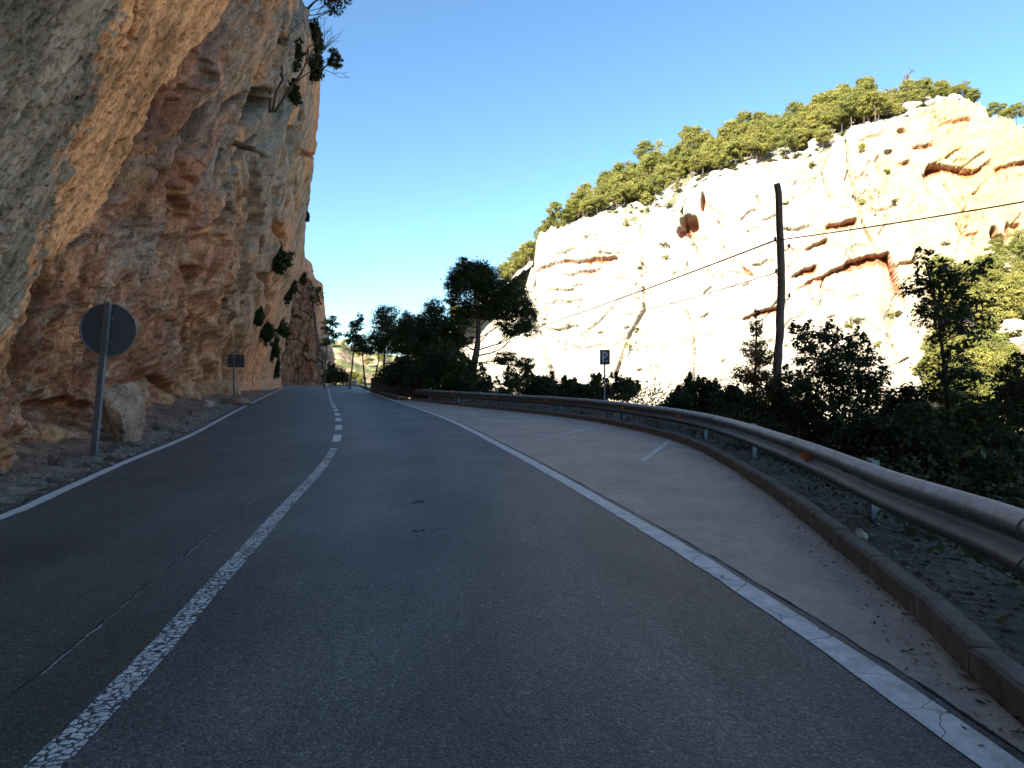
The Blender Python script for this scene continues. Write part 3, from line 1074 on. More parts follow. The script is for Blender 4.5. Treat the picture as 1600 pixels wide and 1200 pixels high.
e3, i3 = voro(uu * 0.07 + jag * 0.2, wz * 0.45 + jag * 0.8, 15)
wd = fbm(wX / 40, wD / 40, wz / 40, 2) * 1.6 + (i1 - 0.5) * 0.9
patch = sstep(-0.1, 0.25, fbm(uu * 0.06, wz * 0.06, 41.0, 3))
wd = wd - (1 - sstep(0, 0.018, e1)) * 1.2 * patch
f2_, e2 = facets(uu * 0.14 + jag * 0.5, wz * 0.09 + jag * 0.5, 9, 0.5)
wd = wd + f2_ * 0.55 * (0.35 + 0.65 * rgt) - (1 - sstep(0, 0.022, e2)) * 0.55 * sstep(0.05, 0.3, fbm(uu * 0.08, wz * 0.1, 51.0, 3))
f4_, e4 = facets(uu * 0.5 + jag * 0.6, wz * 0.8 + jag * 0.6, 29, 0.7)
wd = wd + f4_ * 0.22
wd = wd + lft * ((i3 - 0.5) * 0.22 - (1 - sstep(0, 0.05, e3)) * 0.4 * sstep(0.0, 0.35, fbm(uu * 0.1, wz * 0.15, 61.0, 3))) + (1 - lft) * (i3 - 0.5) * 0.12
wd = wd + fbm(wX * 0.5, wD * 0.5, wz * 0.5, 4, 0.6) * 0.12
wd = wd - sstep(14, 0, wpy - edge[None, :] + jag * 6) ** 2 * 1.2                       # rounded brow
wd = wd - sstep(835, 800, wpx) * 9 + sstep(838, 850, wpx) * sstep(1000, 950, wpx) * 2.0       # step behind the left prow
redm = np.zeros_like(wd)


def roof(pts, depth, h):
    global wd, redm
    a = np.array(pts, float)
    yl = np.interp(wpx, a[:, 0], a[:, 1]) + fbm(wpx * 0.06, 0.3, float(depth), 4, 0.6) * 2.6
    prof = np.interp(wpx, a[:, 0], a[:, 2]) if a.shape[1] > 2 else 0.55 + 0.45 * sstep(a[0, 0], a[-1, 0], wpx)
    prof = np.clip(prof + fbm(wpx * 0.1, 1.0, float(h), 3) * 0.25, 0.15, 1.4)
    side = sstep(a[0, 0] - 2, a[0, 0] + 10, wpx) * sstep(a[-1, 0] + 3, a[-1, 0] - 4, wpx)
    dy = wpy - yl
    hh = h * prof
    on = sstep(-2.0, 2.0, dy) * side
    flat_ = side * np.exp(-(dy / (hh * 1.1)) ** 2)
    wd = wd * (1 - 0.6 * flat_)
    wd = wd - on * depth * prof * np.exp(-np.clip(dy, 0, None) / hh) + side * np.exp(-np.clip(-dy, 0, None) / 8.0) * (1 - sstep(-2.0, 2.0, dy)) * depth * 0.15
    redm = np.maximum(redm, side * sstep(-1.5, 1.0, dy) * sstep(hh * 1.15, hh * 0.8, dy + jag * 5))


roof([(1243, 452, .2), (1290, 428, .45), (1318, 414, .75), (1322, 409, .95), (1350, 403, .9), (1372, 397, .75), (1388, 396, 1.3), (1400, 426, 1.5), (1413, 464, .6)], 5.5, 16)
roof([(1442, 275, .6), (1450, 258, 1.5), (1462, 255, 1.3), (1480, 259, .6), (1504, 264, .9), (1520, 266, .7), (1548, 251, .25)], 4.5, 12)
roof([(1550, 262), (1590, 254), (1606, 250)], 3.0, 5)
roof([(1286, 356), (1308, 350), (1338, 343)], 5.0, 9)
roof([(1254, 394), (1272, 382), (1292, 373)], 3.5, 7)
roof([(1234, 432), (1250, 424), (1275, 416)], 5.0, 9)
roof([(1156, 502), (1185, 486), (1218, 478)], 4.5, 7)
roof([(1394, 416), (1410, 410), (1432, 405)], 3.0, 6)
roof([(832, 424), (858, 418), (880, 411), (930, 408), (968, 405)], 2.2, 3)
roof([(880, 432), (905, 428), (935, 425)], 1.0, 2)
roof([(1400, 253), (1422, 250)], 2.5, 5)
roof([(1420, 232), (1440, 228), (1458, 224)], 2.0, 4)
roof([(1460, 200), (1488, 187), (1518, 186)], 2.0, 4)
roof([(1140, 405), (1158, 412), (1178, 430)], 2.5, 4)
roof([(1500, 372), (1530, 360)], 2.0, 4)
for (hx, hy, rx_, ry_, dp) in ((1076, 350, 14, 16, 5.0), (1063, 362, 6, 8, 3.0), (1098, 312, 4, 16, 2.5), (1566, 378, 10, 14, 4.0), (1556, 362, 6, 10, 3.0), (1578, 360, 5, 16, 2.5), (1590, 352, 8, 6, 2), (1410, 206, 10, 5, 2.0)):
    g = np.exp(-(((wpx - hx) / rx_) ** 2 + ((wpy - hy) / ry_) ** 2))
    g = g * (1 + 0.9 * jag)
    wd = wd - dp * 1.6 * sstep(0.25, 0.6, g)
    redm = np.maximum(redm, sstep(0.3, 0.6, g) * 0.85)


def fissure(pts, wpix, depth):
    global wd, redm
    a = np.array(pts, float)
    dist = np.full(wpx.shape, 1e9)
    for i in range(len(a) - 1):
        d = a[i + 1] - a[i]
        t = np.clip(((wpx - a[i, 0]) * d[0] + (wpy - a[i, 1]) * d[1]) / (d @ d), 0, 1)
        dist = np.minimum(dist, np.hypot(wpx - a[i, 0] - t * d[0], wpy - a[i, 1] - t * d[1]))
    wd = wd - depth * 2.2 * np.exp(-(dist + np.abs(jag)) ** 2 / (2 * (wpix * 0.62) ** 2)) * (0.35 + 0.65 * sstep(-0.3, 0.2, jag))


fissure([(1064, 325), (1068, 350), (1082, 378), (1100, 410), (1108, 425)], 1.8, 1.6)
fissure([(1322, 216), (1326, 270), (1342, 330), (1352, 362), (1372, 400)], 1.8, 1.8)
fissure([(1004, 390), (1005, 440), (1006, 485), (985, 520), (962, 590)], 2.2, 1.6)
fissure([(845, 520), (856, 555), (866, 590)], 3.0, 2.4)
fissure([(1070, 480), (1084, 512), (1086, 560), (1084, 590)], 1.7, 1.5)
fissure([(832, 408), (836, 452), (842, 475)], 2.0, 1.8)
fissure([(1000, 352), (1004, 375), (1003, 390)], 1.4, 1.2)
fissure([(1385, 520), (1398, 545), (1404, 560)], 1.6, 1.4)
fissure([(1380, 575), (1400, 570), (1420, 560)], 1.6, 1.4)
fissure([(1125, 375), (1140, 400)], 1.5, 1.0)
rc = random.Random(41)
for _ in range(150):
    cx0, t_ = rc.uniform(850, 1690), rc.random()
    top_ = float(np.interp(cx0, EDGE[:, 0], EDGE[:, 1])) + 14
    cy0 = rc.uniform(top_, 640)
    ln = rc.choice([8, 12, 18, 28, 44]) * rc.uniform(0.7, 1.3)
    if cx0 < 1000:
        an = rc.gauss(-0.12, 0.15) if t_ < 0.8 else rc.gauss(1.4, 0.2)
    else:
        an = rc.gauss(-0.35, 0.25) if t_ < 0.45 else (rc.gauss(0.9, 0.25) if t_ < 0.75 else rc.gauss(1.5, 0.2))
    i0, i1 = max(0, int((cx0 - 60 - cpx[0]) / 1.5)), min(ncw, int((cx0 + 60 - cpx[0]) / 1.5))
    gx, gy, gj = wpx[:, i0:i1], wpy[:, i0:i1], jag[:, i0:i1]
    px_, py__ = cx0 - math.cos(an) * ln / 2, cy0 - math.sin(an) * ln / 2
    dist = np.full(gx.shape, 1e9)
    for _k in range(3):
        an2 = an + rc.gauss(0, 0.25)
        qx, qy = px_ + math.cos(an2) * ln / 3, py__ + math.sin(an2) * ln / 3
        d = (qx - px_, qy - py__)
        t = np.clip(((gx - px_) * d[0] + (gy - py__) * d[1]) / (d[0] ** 2 + d[1] ** 2), 0, 1)
        dist = np.minimum(dist, np.hypot(gx - px_ - t * d[0], gy - py__ - t * d[1]))
        px_, py__ = qx, qy
    wd[:, i0:i1] -= rc.uniform(0.7, 2.2) * np.exp(-dist ** 2 / (2 * 0.85 ** 2))
wcol = np.array([0.35, 0.31, 0.24]) * (1 + 0.16 * fbm(wX * 0.08, wD * 0.08, wz * 0.12, 5))[..., None]
yel = rgt * sstep(-0.15, 0.45, fbm(uu * 0.09, wz * 0.025, 4.0, 4) + 0.25 * sstep(1420, 1520, wpx) - 0.15) * sstep(560, 380, wpy)
wcol = mixc(wcol, np.array([0.37, 0.28, 0.15]), sstep(1150, 1480, wpx) * sstep(600, 330, wpy) * 0.75)
wcol = mixc(wcol, np.array([0.42, 0.275, 0.12]), yel * 0.7)
gry = sstep(0.1, 0.5, fbm(uu * 0.12, wz * 0.05, 14.0, 4)) * sstep(1260, 1330, wpx) * sstep(600, 470, wpy) * sstep(440, 500, wpy)
wcol = mixc(wcol, np.array([0.17, 0.145, 0.11]), gry * 0.85)
grt = sstep(0.0, 0.4, fbm(uu * 0.1, wz * 0.06, 21.0, 4)) * sstep(1540, 1580, wpx) * sstep(290, 240, wpy)
wcol = mixc(wcol, np.array([0.19, 0.165, 0.135]), grt * 0.85)
brow = sstep(22, 4, wpy - edge[None, :] + jag * 20) * sstep(0.05, 0.4, fbm(uu * 0.3, wz * 0.3, 31.0, 3))
wcol = mixc(wcol, np.array([0.20, 0.19, 0.10]), brow * 0.55)
wcol = mixc(wcol, np.array([0.36, 0.125, 0.05]), redm * 0.92)
Vw = np.stack([wX + WN[0] * wd, wD + WN[1] * wd, wz], -1)
wall = link("canyon_wall", np_mesh("canyon_wall", Vw.reshape(-1, 3), grid_quads(NRW, ncw), True, wcol.reshape(-1, 3)), M['wall'])
tag(wall, "sunlit pale limestone wall across the gorge with red ledges", "cliff", kind='structure')


def on_wall(px, py):
    i = int(np.clip(round((px - cpx[0]) / 1.5), 0, ncw - 1))
    j = int(np.argmin(np.abs(wpy[:, i] - py)))
    return Vw[j, i]


# wooded slope above the wall
TREETOP = np.array([(622, 560), (690, 500), (740, 425), (762, 402), (790, 374), (815, 360), (835, 335), (850, 312), (880, 290), (910, 268), (950, 250), (1000, 234), (1050, 215), (1100, 203), (1150, 195), (1200, 188), (1250, 175),
                    (1300, 155), (1350, 142), (1400, 138), (1450, 132), (1490, 128), (1520, 137), (1545, 140), (1560, 165), (1600, 172), (1760, 190)], float)
_px = np.arange(622.0, 1752.0, 4.0)
_ex, _ey = wall_xy(_px)
_d34 = _ey + 34 * 0.909
_z34 = CH + (HY - (np.interp(_px, TREETOP[:, 0], TREETOP[:, 1]) + np.where(_px > 1420, 20, 32))) / F * _d34
_rise = np.maximum(_z34 - (CH + (HY - np.interp(_px, EDGE[:, 0], EDGE[:, 1])) / F * _ey), -2)
_rise = np.convolve(np.pad(_rise, 6, mode='edge'), np.ones(13) / 13, mode='valid')
RISE = np.stack([_px, _rise], 1)
hw = np.concatenate([np.linspace(0, 44, 60), [60, 90, 160, 300]])


def hill_pt(px, w_):
    """Point of the wooded slope w_ metres behind the wall's edge."""
    px = np.asarray(px, float)
    ex, ey = wall_xy(px)
    ez = CH + (HY - np.interp(px, EDGE[:, 0], EDGE[:, 1])) / F * ey
    # soften steps of the edge away from the brow
    ez2 = np.mean([CH + (HY - np.interp(px + k_, EDGE[:, 0], EDGE[:, 1])) / F * ey for k_ in (-40, -20, 0, 20, 40)], axis=0)
    t = sstep(0, 14, w_)
    rise = np.interp(px, RISE[:, 0], RISE[:, 1])
    zz = ez * (1 - t) + ez2 * t + rise * np.clip(w_ / 34.0, 0, 1.15) - np.clip(w_ - 44, 0, None) * 0.12
    xx, yy = ex - WN[0] * (w_ + 1.0), ey - WN[1] * (w_ + 1.0)
    return xx, yy, zz - 0.9 * sstep(2.5, 0, w_) - 0.1 + fbm(xx * 0.15, yy * 0.15, 2.0, 4) * 1.2 * t


hp = cpx[::3]
HX, HYY, HZ = hill_pt(hp[None, :] + 0 * hw[:, None], hw[:, None] + 0 * hp[None, :])
hj = fbm(HX * 0.25, HYY * 0.25, 5.0, 4)
hcol = mixc(np.array([0.36, 0.32, 0.26]) + 0 * HX[..., None], np.array([0.12, 0.115, 0.06]), sstep(-0.1, 0.35, hj + sstep(2, 9, hw)[:, None] * 0.25 - 0.15))
HZ = HZ + np.maximum(0, -hj) * 1.6 + np.maximum(0, fbm(HX * 0.6, HYY * 0.6, 8.0, 3)) * 0.8
hill = link("wooded_slope", np_mesh("wooded_slope", np.stack([HX, HYY, HZ], -1).reshape(-1, 3), grid_quads(*HX.shape), True, hcol.reshape(-1, 3)), M['wall'])
tag(hill, "rocky slope under the pines above the pale wall", "hill", kind='structure')

# far hill seen through the gap
fp = np.arange(380, 900, 3.0)
fr = np.linspace(0, 1, 70)
SKYL = np.array([(380, 548), (470, 536), (498, 531), (515, 534), (535, 536), (550, 543), (580, 552), (640, 556), (720, 560), (900, 575)], float)
FPX, FR = np.meshgrid(fp, fr)
FD = 230 + 150 * FR
ftop = CH + (HY - np.interp(FPX, SKYL[:, 0], SKYL[:, 1])) / F * 380
FZ = -28 + (ftop + 28) * FR ** 0.85 + fbm(FPX * 0.03, FD * 0.03, 1.0, 4) * 2.0 * np.minimum(FR * 3, 1)
FX = (FPX - CX) / F * FD
FJ = fbm(FX * 0.06, FD * 0.06, FZ * 0.1, 5)
fc = mixc(np.array([0.15, 0.155, 0.06]) + 0 * FX[..., None], np.array([0.40, 0.27, 0.17]), sstep(0.05, 0.3, FJ + 0.55 * np.exp(-((FR - 0.76 - 0.03 * np.sin(FPX * 0.05)) / 0.075) ** 2) * sstep(515, 545, FPX) - 0.1))
tag(link("far_hill", np_mesh("far_hill", np.stack([FX, FD, FZ], -1).reshape(-1, 3), grid_quads(*FX.shape), True, fc.reshape(-1, 3)), M['wall']),
    "distant sunlit scrub hill with a reddish rock band", "hill", kind='structure')

# ------------------------------------------------------------------ foliage
def unit(n_):
    v_ = rng.normal(size=(n_, 3))
    return v_ / np.linalg.norm(v_, axis=1)[:, None]


def crown_mesh(name, lobes, n_leaf, L, Wd, base_col, per_clump=40, clump_r=0.3, up=0.5, tight=1.0):
    """Leaf-sized faces in clumps spread through the lobes' volume. A lobe is (centre, radii)."""
    vol = np.array([max(r[0] * r[1] * r[2], 1e-6) ** (2 / 3) for c, r in lobes])
    share = vol / vol.sum()
    C, Nn, K = [], [], []
    for (c, r), sh in zip(lobes, share):
        m = int(n_leaf * sh) + 8
        nc = max(5, m // per_clump)
        d = unit(nc)
        rad = (0.25 + 0.75 * rng.random(nc) ** 0.45)[:, None]
        cc = d * rad * tight
        idx = rng.integers(0, nc, m)
        csz = clump_r * (0.6 + 0.8 * rng.random(nc))
        off = rng.normal(size=(m, 3)) * (0.5 * csz[idx])[:, None]
        off[:, 2] *= 0.75
        p = (cc[idx] + off) * np.array(r) + np.array(c)
        C.append(p)
        Nn.append(cc[idx] * 0.8 + off * 1.3)
        K.append((0.72 + 0.56 * rng.random(nc))[idx])
    C, Nn, K = np.vstack(C), np.vstack(Nn), np.concatenate(K)
    m = len(C)
    nn = Nn + np.array([0, 0, up]) + rng.normal(size=(m, 3)) * 0.55
    nn /= np.linalg.norm(nn, axis=1)[:, None] + 1e-9
    a = np.cross(nn, unit(m))
    a /= np.linalg.norm(a, axis=1)[:, None] + 1e-9
    b = np.cross(nn, a)
    ll = L * (0.6 + 0.8 * rng.random(m))[:, None]
    ww = Wd * (0.6 + 0.8 * rng.random(m))[:, None]
    bend = nn * ll * 0.12
    V = np.stack([C - a * ll * 0.5 - bend, C + b * ww * 0.5, C + a * ll * 0.5 - bend, C - b * ww * 0.5], 1)
    br = K * (0.8 + 0.4 * rng.random(m))
    warm = rng.random(m)
    col = np.array(base_col)[None, :] * br[:, None] * np.stack([0.85 + 0.35 * warm, 0.95 + 0.1 * warm, 0.9 - 0.2 * warm], 1)
    col = np.repeat(col, 4, 0)
    return np_mesh(name, V.reshape(-1, 3), np.arange(4 * m).reshape(-1, 4), False, col)


def limb_mesh(name, trunk, r0, r1, lobes, twigs=3, seg=6, lobe_r=0.35, start=0.25, sag=0.1):
    """Trunk polyline with a limb to each lobe and a few twigs in it."""
    m = MB()
    T = resample(catmull(trunk, 0.4), max(0.2, 0.05 * np.linalg.norm(np.array(trunk[-1]) - np.array(trunk[0]))))
    rad = np.linspace(r0, r1, len(T)) * (1 + 0.06 * rng.normal(size=len(T)))
    rad[0] *= 1.25
    m.tube(T, list(rad), seg)
    H0, H1 = T[0][2], T[-1][2]
    for c, r in lobes:
        c = np.array(c)
        hz = np.clip(c[2] - 0.55 * np.linalg.norm(c[:2] - T[-1][:2]) - 0.2 * r[2], H0 + (H1 - H0) * start, H1)
        i = int(np.argmin(np.abs(T[:, 2] - hz)))
        a = T[i]
        L = np.linalg.norm(c - a)
        if L < 0.05:
            continue
        mid = a + (c - a) * 0.5 + np.array([0, 0, -sag * L]) + rng.normal(size=3) * 0.06 * L
        P = resample(catmull([a, mid, c], 0.3), max(0.12, L / 6))
        rr = max(0.006, min(rad[i] * 0.62, lobe_r * 0.1 * max(r)))
        m.tube(P, list(np.linspace(rr, rr * 0.35, len(P))), 5, False)
        for _ in range(twigs):
            e = c + unit(1)[0] * np.array(r) * 0.85
            st = P[int(len(P) * R.uniform(0.45, 0.95)) - 1]
            mid = (st + e) / 2 + rng.normal(size=3) * 0.08 * np.linalg.norm(e - st)
            m.tube([st, mid, e], [rr * 0.4, rr * 0.28, rr * 0.12], 4, False)
    return m.mesh(name, True)


def plant(name, label, cat, base, trunk, r0, r1, lobes, n_leaf, L, Wd, col, group=None, leaf='leaf_near', bark='bark', **kw):
    b = np.array(base, float)
    lt = lambda p: tuple(np.array(p, float) - b)
    root = empty(name, tuple(b), label, cat, group)
    lk = {k_: kw.pop(k_) for k_ in ('twigs', 'seg', 'start', 'sag', 'lobe_r') if k_ in kw}
    lob = [(lt(c), r) for c, r in lobes]
    link("trunk" if cat == 'tree' else "stem", limb_mesh("trunk", [lt(p) for p in trunk], r0, r1, lob, **lk), M[bark], root)
    if n_leaf:
        link("crown" if cat == 'tree' else "foliage", crown_mesh("crown", lob, n_leaf, L, Wd, col, **kw), M[leaf], root)
    return root


def copy_tree(o, loc, rz, s, label=None, group=None):
    c = o.copy()
    COL.objects.link(c)
    c.location = loc
    c.rotation_euler = (0, 0, rz)
    c.scale = s
    if label: c['label'] = label
    if group: c['group'] = group
    for ch in o.children:
        d = ch.copy()
        COL.objects.link(d)
        d.parent = c
    return c


PINE = (0.245, 0.25, 0.085)
PINE_D = (0.045, 0.06, 0.028)
SHRUB = (0.045, 0.056, 0.026)


def px_lobe(px, py, D, rx, ry, rd=None):
    """Lobe whose size is given in photo pixels at depth D."""
    k_ = D / F
    return (W3(px, py, D), (rx * k_, (rd if rd else (rx + ry) / 2) * k_, ry * k_))


# hill pines: eight kinds, copied
def pine_kind(seed, H, wid, tr, flat):
    R.seed(seed)
    lob = []
    top = H
    nlob = R.randint(9, 13)
    for i in range(nlob):
        t = i / (nlob - 1)
        zz = H * (tr + (1 - tr) * (0.08 + 0.86 * t))
        prof = math.sin(math.pi * min(1, 0.22 + 0.68 * t)) ** 0.8
        rad = wid * 0.5 * prof * R.uniform(0.5, 1.0)
        an = i * 2.4 + R.uniform(-0.5, 0.5)
        r = wid * R.uniform(0.16, 0.3)
        lob.append(((math.cos(an) * rad, math.sin(an) * rad, zz), (r, r, r * flat)))
    lob.append(((0, 0, H * 0.93), (wid * 0.2, wid * 0.2, H * 0.1)))
    tb = [(0, 0, -0.6), (R.uniform(-.15, .15), R.uniform(-.15, .15), H * 0.35), (R.uniform(-.3, .3), R.uniform(-.3, .3), H * 0.7), (0, 0, H * 0.93)]
    return lob, tb


kinds = []
ridge_sites = []
R2 = random.Random(5)
kind_specs = [(21, 7.5, 4.8, 0.4, 0.75), (22, 8.2, 4.4, 0.48, 0.8), (23, 6.5, 4.6, 0.38, 0.7), (24, 7.0, 5.4, 0.48, 0.62), (25, 8.8, 4.6, 0.5, 0.75), (26, 5.6, 4.2, 0.3, 0.8), (27, 7.4, 4.0, 0.42, 0.85), (28, 6.2, 5.0, 0.48, 0.6)]
RIDGE_LABEL = "sunlit green pine on the ridge above the pale cliff"
RIDGE_GROUP = "pines on the ridge above the pale cliff"
sites = []
for px in np.arange(690, 1545, 7.9):
    rise = float(np.interp(px, RISE[:, 0], RISE[:, 1]))
    nrow = 2 if rise > 3 else 1
    for k_ in range(nrow):
        w_ = (R2.uniform(2.5, 20) if k_ else R2.uniform(18, 38)) if rise > 3 else R2.uniform(5, 14)
        if px > 1462 and px < 1512 and w_ < 9: continue
        sites.append((px + R2.uniform(-6, 6), w_))
for px in (1575, 1592, 1610, 1640, 1690):
    sites.append((px, R2.uniform(4, 9)))
sites = sites[:300]
ki = 0
def ridge_label(px, w_):
    where = ("where the ridge drops left of the pale wall" if px < 840 else "above the left block of the pale wall" if px < 1000 else "above the dark cave in the pale wall" if px < 1110 else
             "above the top of the wooden pole" if px < 1270 else "on the ridge between the wooden pole and pylon" if px < 1400 else "around the pylon left of the bare summit" if px < 1546 else "behind the summit at the right edge")
    return ("sunlit pine at the cliff rim " if w_ < 13 else "sunlit pine in the back row ") + where


for (px, w_) in sites:
    hx_, hy_, hz_ = (float(q) for q in hill_pt(px, w_))
    s_k = R2.uniform(0.85, 1.3) * (0.68 if px > 1420 else 1.0) * (0.6 if 1392 < px < 1432 else 1.0)
    j = ki % len(kind_specs)
    ki += 1
    loc = (hx_, hy_, hz_)
    if len(kinds) < len(kind_specs):
        lob, tb = pine_kind(*kind_specs[j])
        o = plant("pine_tree", ridge_label(px, w_), "tree", (0, 0, 0), tb, 0.16, 0.05, lob, 6500, 0.34, 0.15, PINE, RIDGE_GROUP, 'leaf', twigs=1, seg=5, per_clump=26, clump_r=0.5)
        o.location = loc
        o.scale = (s_k, s_k, s_k)
        kinds.append(o)
    else:
        copy_tree(kinds[j], loc, R2.uniform(0, 6.28), (s_k * R2.uniform(0.9, 1.15),) * 2 + (s_k,), ridge_label(px, w_))
# the rest of the wood on the slope: one mass
def wood_mass(n_tree, per):
    Vs, Cs = [], []
    for _ in range(n_tree):
        px = R2.uniform(780, 1400)
        if 1385 < px: continue
        w_ = R2.uniform(4, 40)
        bx = np.array([float(q) for q in hill_pt(px, w_)])
        k_ = R2.randrange(8)
        lob, _tb = pine_kind(*kind_specs[k_])
        s_k = R2.uniform(0.75, 1.2)
        m = crown_mesh("wood", [(tuple(np.array(c) * s_k), tuple(np.array(r) * s_k)) for c, r in lob], per, 0.42, 0.2, np.array(PINE) * R2.uniform(0.75, 1.15), 26, 0.5)
        v_ = np.empty(len(m.vertices) * 3, np.float32); m.vertices.foreach_get("co", v_)
        c_ = np.empty(len(m.vertices) * 4, np.float32); m.attributes["tint"].data.foreach_get("color", c_)
        bpy.data.meshes.remove(m)
        Vs.append(v_.reshape(-1, 3) + bx); Cs.append(c_.reshape(-1, 4)[:, :3])
        t_ = MB().tube([(0, 0, -0.5), (0.1, 0, 2.5 * s_k), (0, 0, 5.5 * s_k)], [0.16, 0.12, 0.06], 4, False)
        tv = np.array(t_.v) + bx
        Vs.append(tv[np.array(t_.f)].reshape(-1, 3)); Cs.append(np.full((len(t_.f) * 4, 3), 0.10))
    V, C = np.vstack(Vs), np.vstack(Cs)
    tag(link("pine_wood", np_mesh("pine_wood", V, np.arange(len(V)).reshape(-1, 4), False, C), M['leaf']), "mass of sunlit pines filling the wood behind the ridge's single trees", "wood", kind='stuff')


wood_mass(150, 1400)
R.seed(11)
# pines on the far scrub hill and at its foot
fi = 0
for k_ in range(28):
    px = R2.uniform(470, 680)
    fr_ = R2.uniform(0.28, 0.97)
    Dq = 230 + 150 * fr_
    i, j = int(np.argmin(np.abs(fr - fr_))), int(np.argmin(np.abs(fp - px)))
    loc = (float(FX[i, j]), float(FD[i, j]), float(FZ[i, j]))
    s_k = R2.uniform(0.5, 1.0)
    copy_tree(kinds[k_ % 8], loc, R2.uniform(0, 6.28), (s_k,) * 3, "sunlit pine on the distant scrub hill beyond the road bend", "pines on the distant hill")
# pines and scrub on the talus at the right
for k_ in range(58):
    px = R2.uniform(1435, 1625)
    Dq = R2.uniform(74, 118)
    xq = (px - CX) / F * Dq
    zq = ground(xq, Dq)
    if zq < -14: continue
    s_k = R2.uniform(0.6, 1.25)
    copy_tree(kinds[(k_ * 3) % 8], (xq, Dq, zq), R2.uniform(0, 6.28), (s_k,) * 3, "sunlit pine on the slope right of the canyon wall", "pines on the right slope")

# scrub clinging to the sunlit wall
def bush(name, label, base, r, n_leaf, L, col, group=None, leaf='leaf_near', squash=0.85, nl=5, seed=0, **kw):
    rr = random.Random(seed)
    b = np.array(base, float)
    lob = []
    for i in range(nl):
        an, q = rr.uniform(0, 6.28), rr.uniform(0.15, 0.6) * r
        lob.append(((b[0] + math.cos(an) * q, b[1] + math.sin(an) * q * 0.8, b[2] + r * squash * rr.uniform(0.5, 1.15)), (r * rr.uniform(0.4, 0.6),) * 2 + (r * squash * rr.uniform(0.4, 0.6),)))
    kw.setdefault('per_clump', 24)
    kw.setdefault('clump_r', 0.4)
    return plant(name, label, "shrub", b, [b + np.array([0, 0, -0.25 * r]), b + np.array([0.03 * r, 0, 0.3 * r]), b + np.array([0, 0.05 * r, 0.7 * r])], 0.05 * r, 0.02 * r, lob, n_leaf, L, L * 0.5, col, group, leaf, 'bark_dark', **kw)


WALL_SCRUB = [(1038, 385, 13, "olive scrub in a notch of the pale wall, upper of the pair"), (1040, 405, 9, "olive scrub just below the notch in the pale wall"),
              (984, 540, 15, "green bush filling the diagonal cleft behind the parking sign"), (993, 518, 10, "narrow green scrub at the top of the diagonal cleft"), (972, 560, 12, "yellowish scrub low in the diagonal cleft"),
              (1345, 235, 12, "scrub under the upper fissure of the wall"), (1386, 240, 8, "brownish scrub beside a small ledge on the upper wall"), (1345, 320, 10, "scrub midway down the long fissure of the wall"),
              (1229, 318, 7, "scrub on the wall just right of the wooden pole top"), (1340, 500, 13, "olive scrub on the grey patch below the big red ledge"), (1325, 508, 9, "pale green scrub left of the one below the big red ledge"),
              (1392, 494, 7, "left of two small scrubs below the end of the red ledge"), (1405, 492, 9, "right of two small scrubs below the end of the red ledge"), (980, 352, 9, "scrub on the wall's rim above the left block"),
              (1374, 540, 9, "scrub at the foot of the grey patch"), (1476, 382, 9, "brown scrub on the wall above the slope at right"), (1000, 420, 5, "tiny scrub on the vertical fissure of the left block"),
              (1386, 270, 6, "small brown scrub above the little red hollow"), (1396, 317, 5, "small brown tuft in the middle of the upper wall"), (1268, 262, 9, "dark scrub hanging at the rim of the wall")]
for i, (px, py, rp, lab) in enumerate(WALL_SCRUB):
    p = on_wall(px, py)
    r = rp / F * p[1]
    bush("rock_scrub", lab, (p[0] + WN[0] * 0.2, p[1] + WN[1] * 0.2, p[2] - r * 0.5), r, 420, 0.36, PINE if i % 3 else (0.13, 0.115, 0.05), "scrub on the pale wall", 'leaf', seed=i, twigs=1)

# rim scrub low between the ridge pines, and on the right slope
p0 = bush("low_scrub", "low olive scrub among the ridge pines", (0, 0, 0), 1.5, 500, 0.34, (0.10, 0.105, 0.04), "low scrub among the ridge pines", 'leaf', 0.6, seed=77, twigs=1)
first = True
for k_ in range(170):
    px = R2.uniform(800, 1540)
    w_ = R2.uniform(1.0, 9) if k_ % 2 else R2.uniform(4, 30)
    if 1455 < px < 1520 and w_ < 6: continue
    loc = tuple(float(q) for q in hill_pt(px, w_))
    s_k = R2.uniform(0.5, 1.1)
    if first:
        p0.location, first = loc, False
    else:
        copy_tree(p0, loc, R2.uniform(0, 6.28), (s_k,) * 3)
for k_ in range(110):
    px = R2.uniform(1415, 1680)
    Dq = R2.uniform(70, 116)
    xq = (px - CX) / F * Dq
    zq = ground(xq, Dq)
    if zq < -16: continue
    s_k = R2.uniform(0.7, 1.7)
    copy_tree(p0, (xq, Dq, zq - 0.2), R2.uniform(0, 6.28), (s_k,) * 3, "olive scrub on the sunlit slope right of the canyon wall", "scrub on the right slope")


def rock_mesh(name, seed, sub=3, rough=0.25, sq=(1, 1, 1), cuts=7):
    import bmesh
    bm = bmesh.new()
    bmesh.ops.create_icosphere(bm, subdivisions=sub, radius=1.0)
    rr = np.random.default_rng(seed)
    P = np.array([v_.co for v_ in bm.verts])
    for _ in range(cuts):
        d = rr.normal(size=3)
        d /= np.linalg.norm(d)
        h_ = rr.uniform(0.5, 0.85)
        ex = P @ d - h_
        P = P - np.where(ex > 0, ex, 0)[:, None] * d * 0.92
    P = P * (1 + rough * fbm(P[:, 0] * 1.3 + seed, P[:, 1] * 1.3, P[:, 2] * 1.3, 4))[:, None]
    P = P * np.array(sq)
    Fc = np.array([[v_.index for v_ in f_.verts] for f_ in bm.faces])
    bm.free()
    return P, Fc


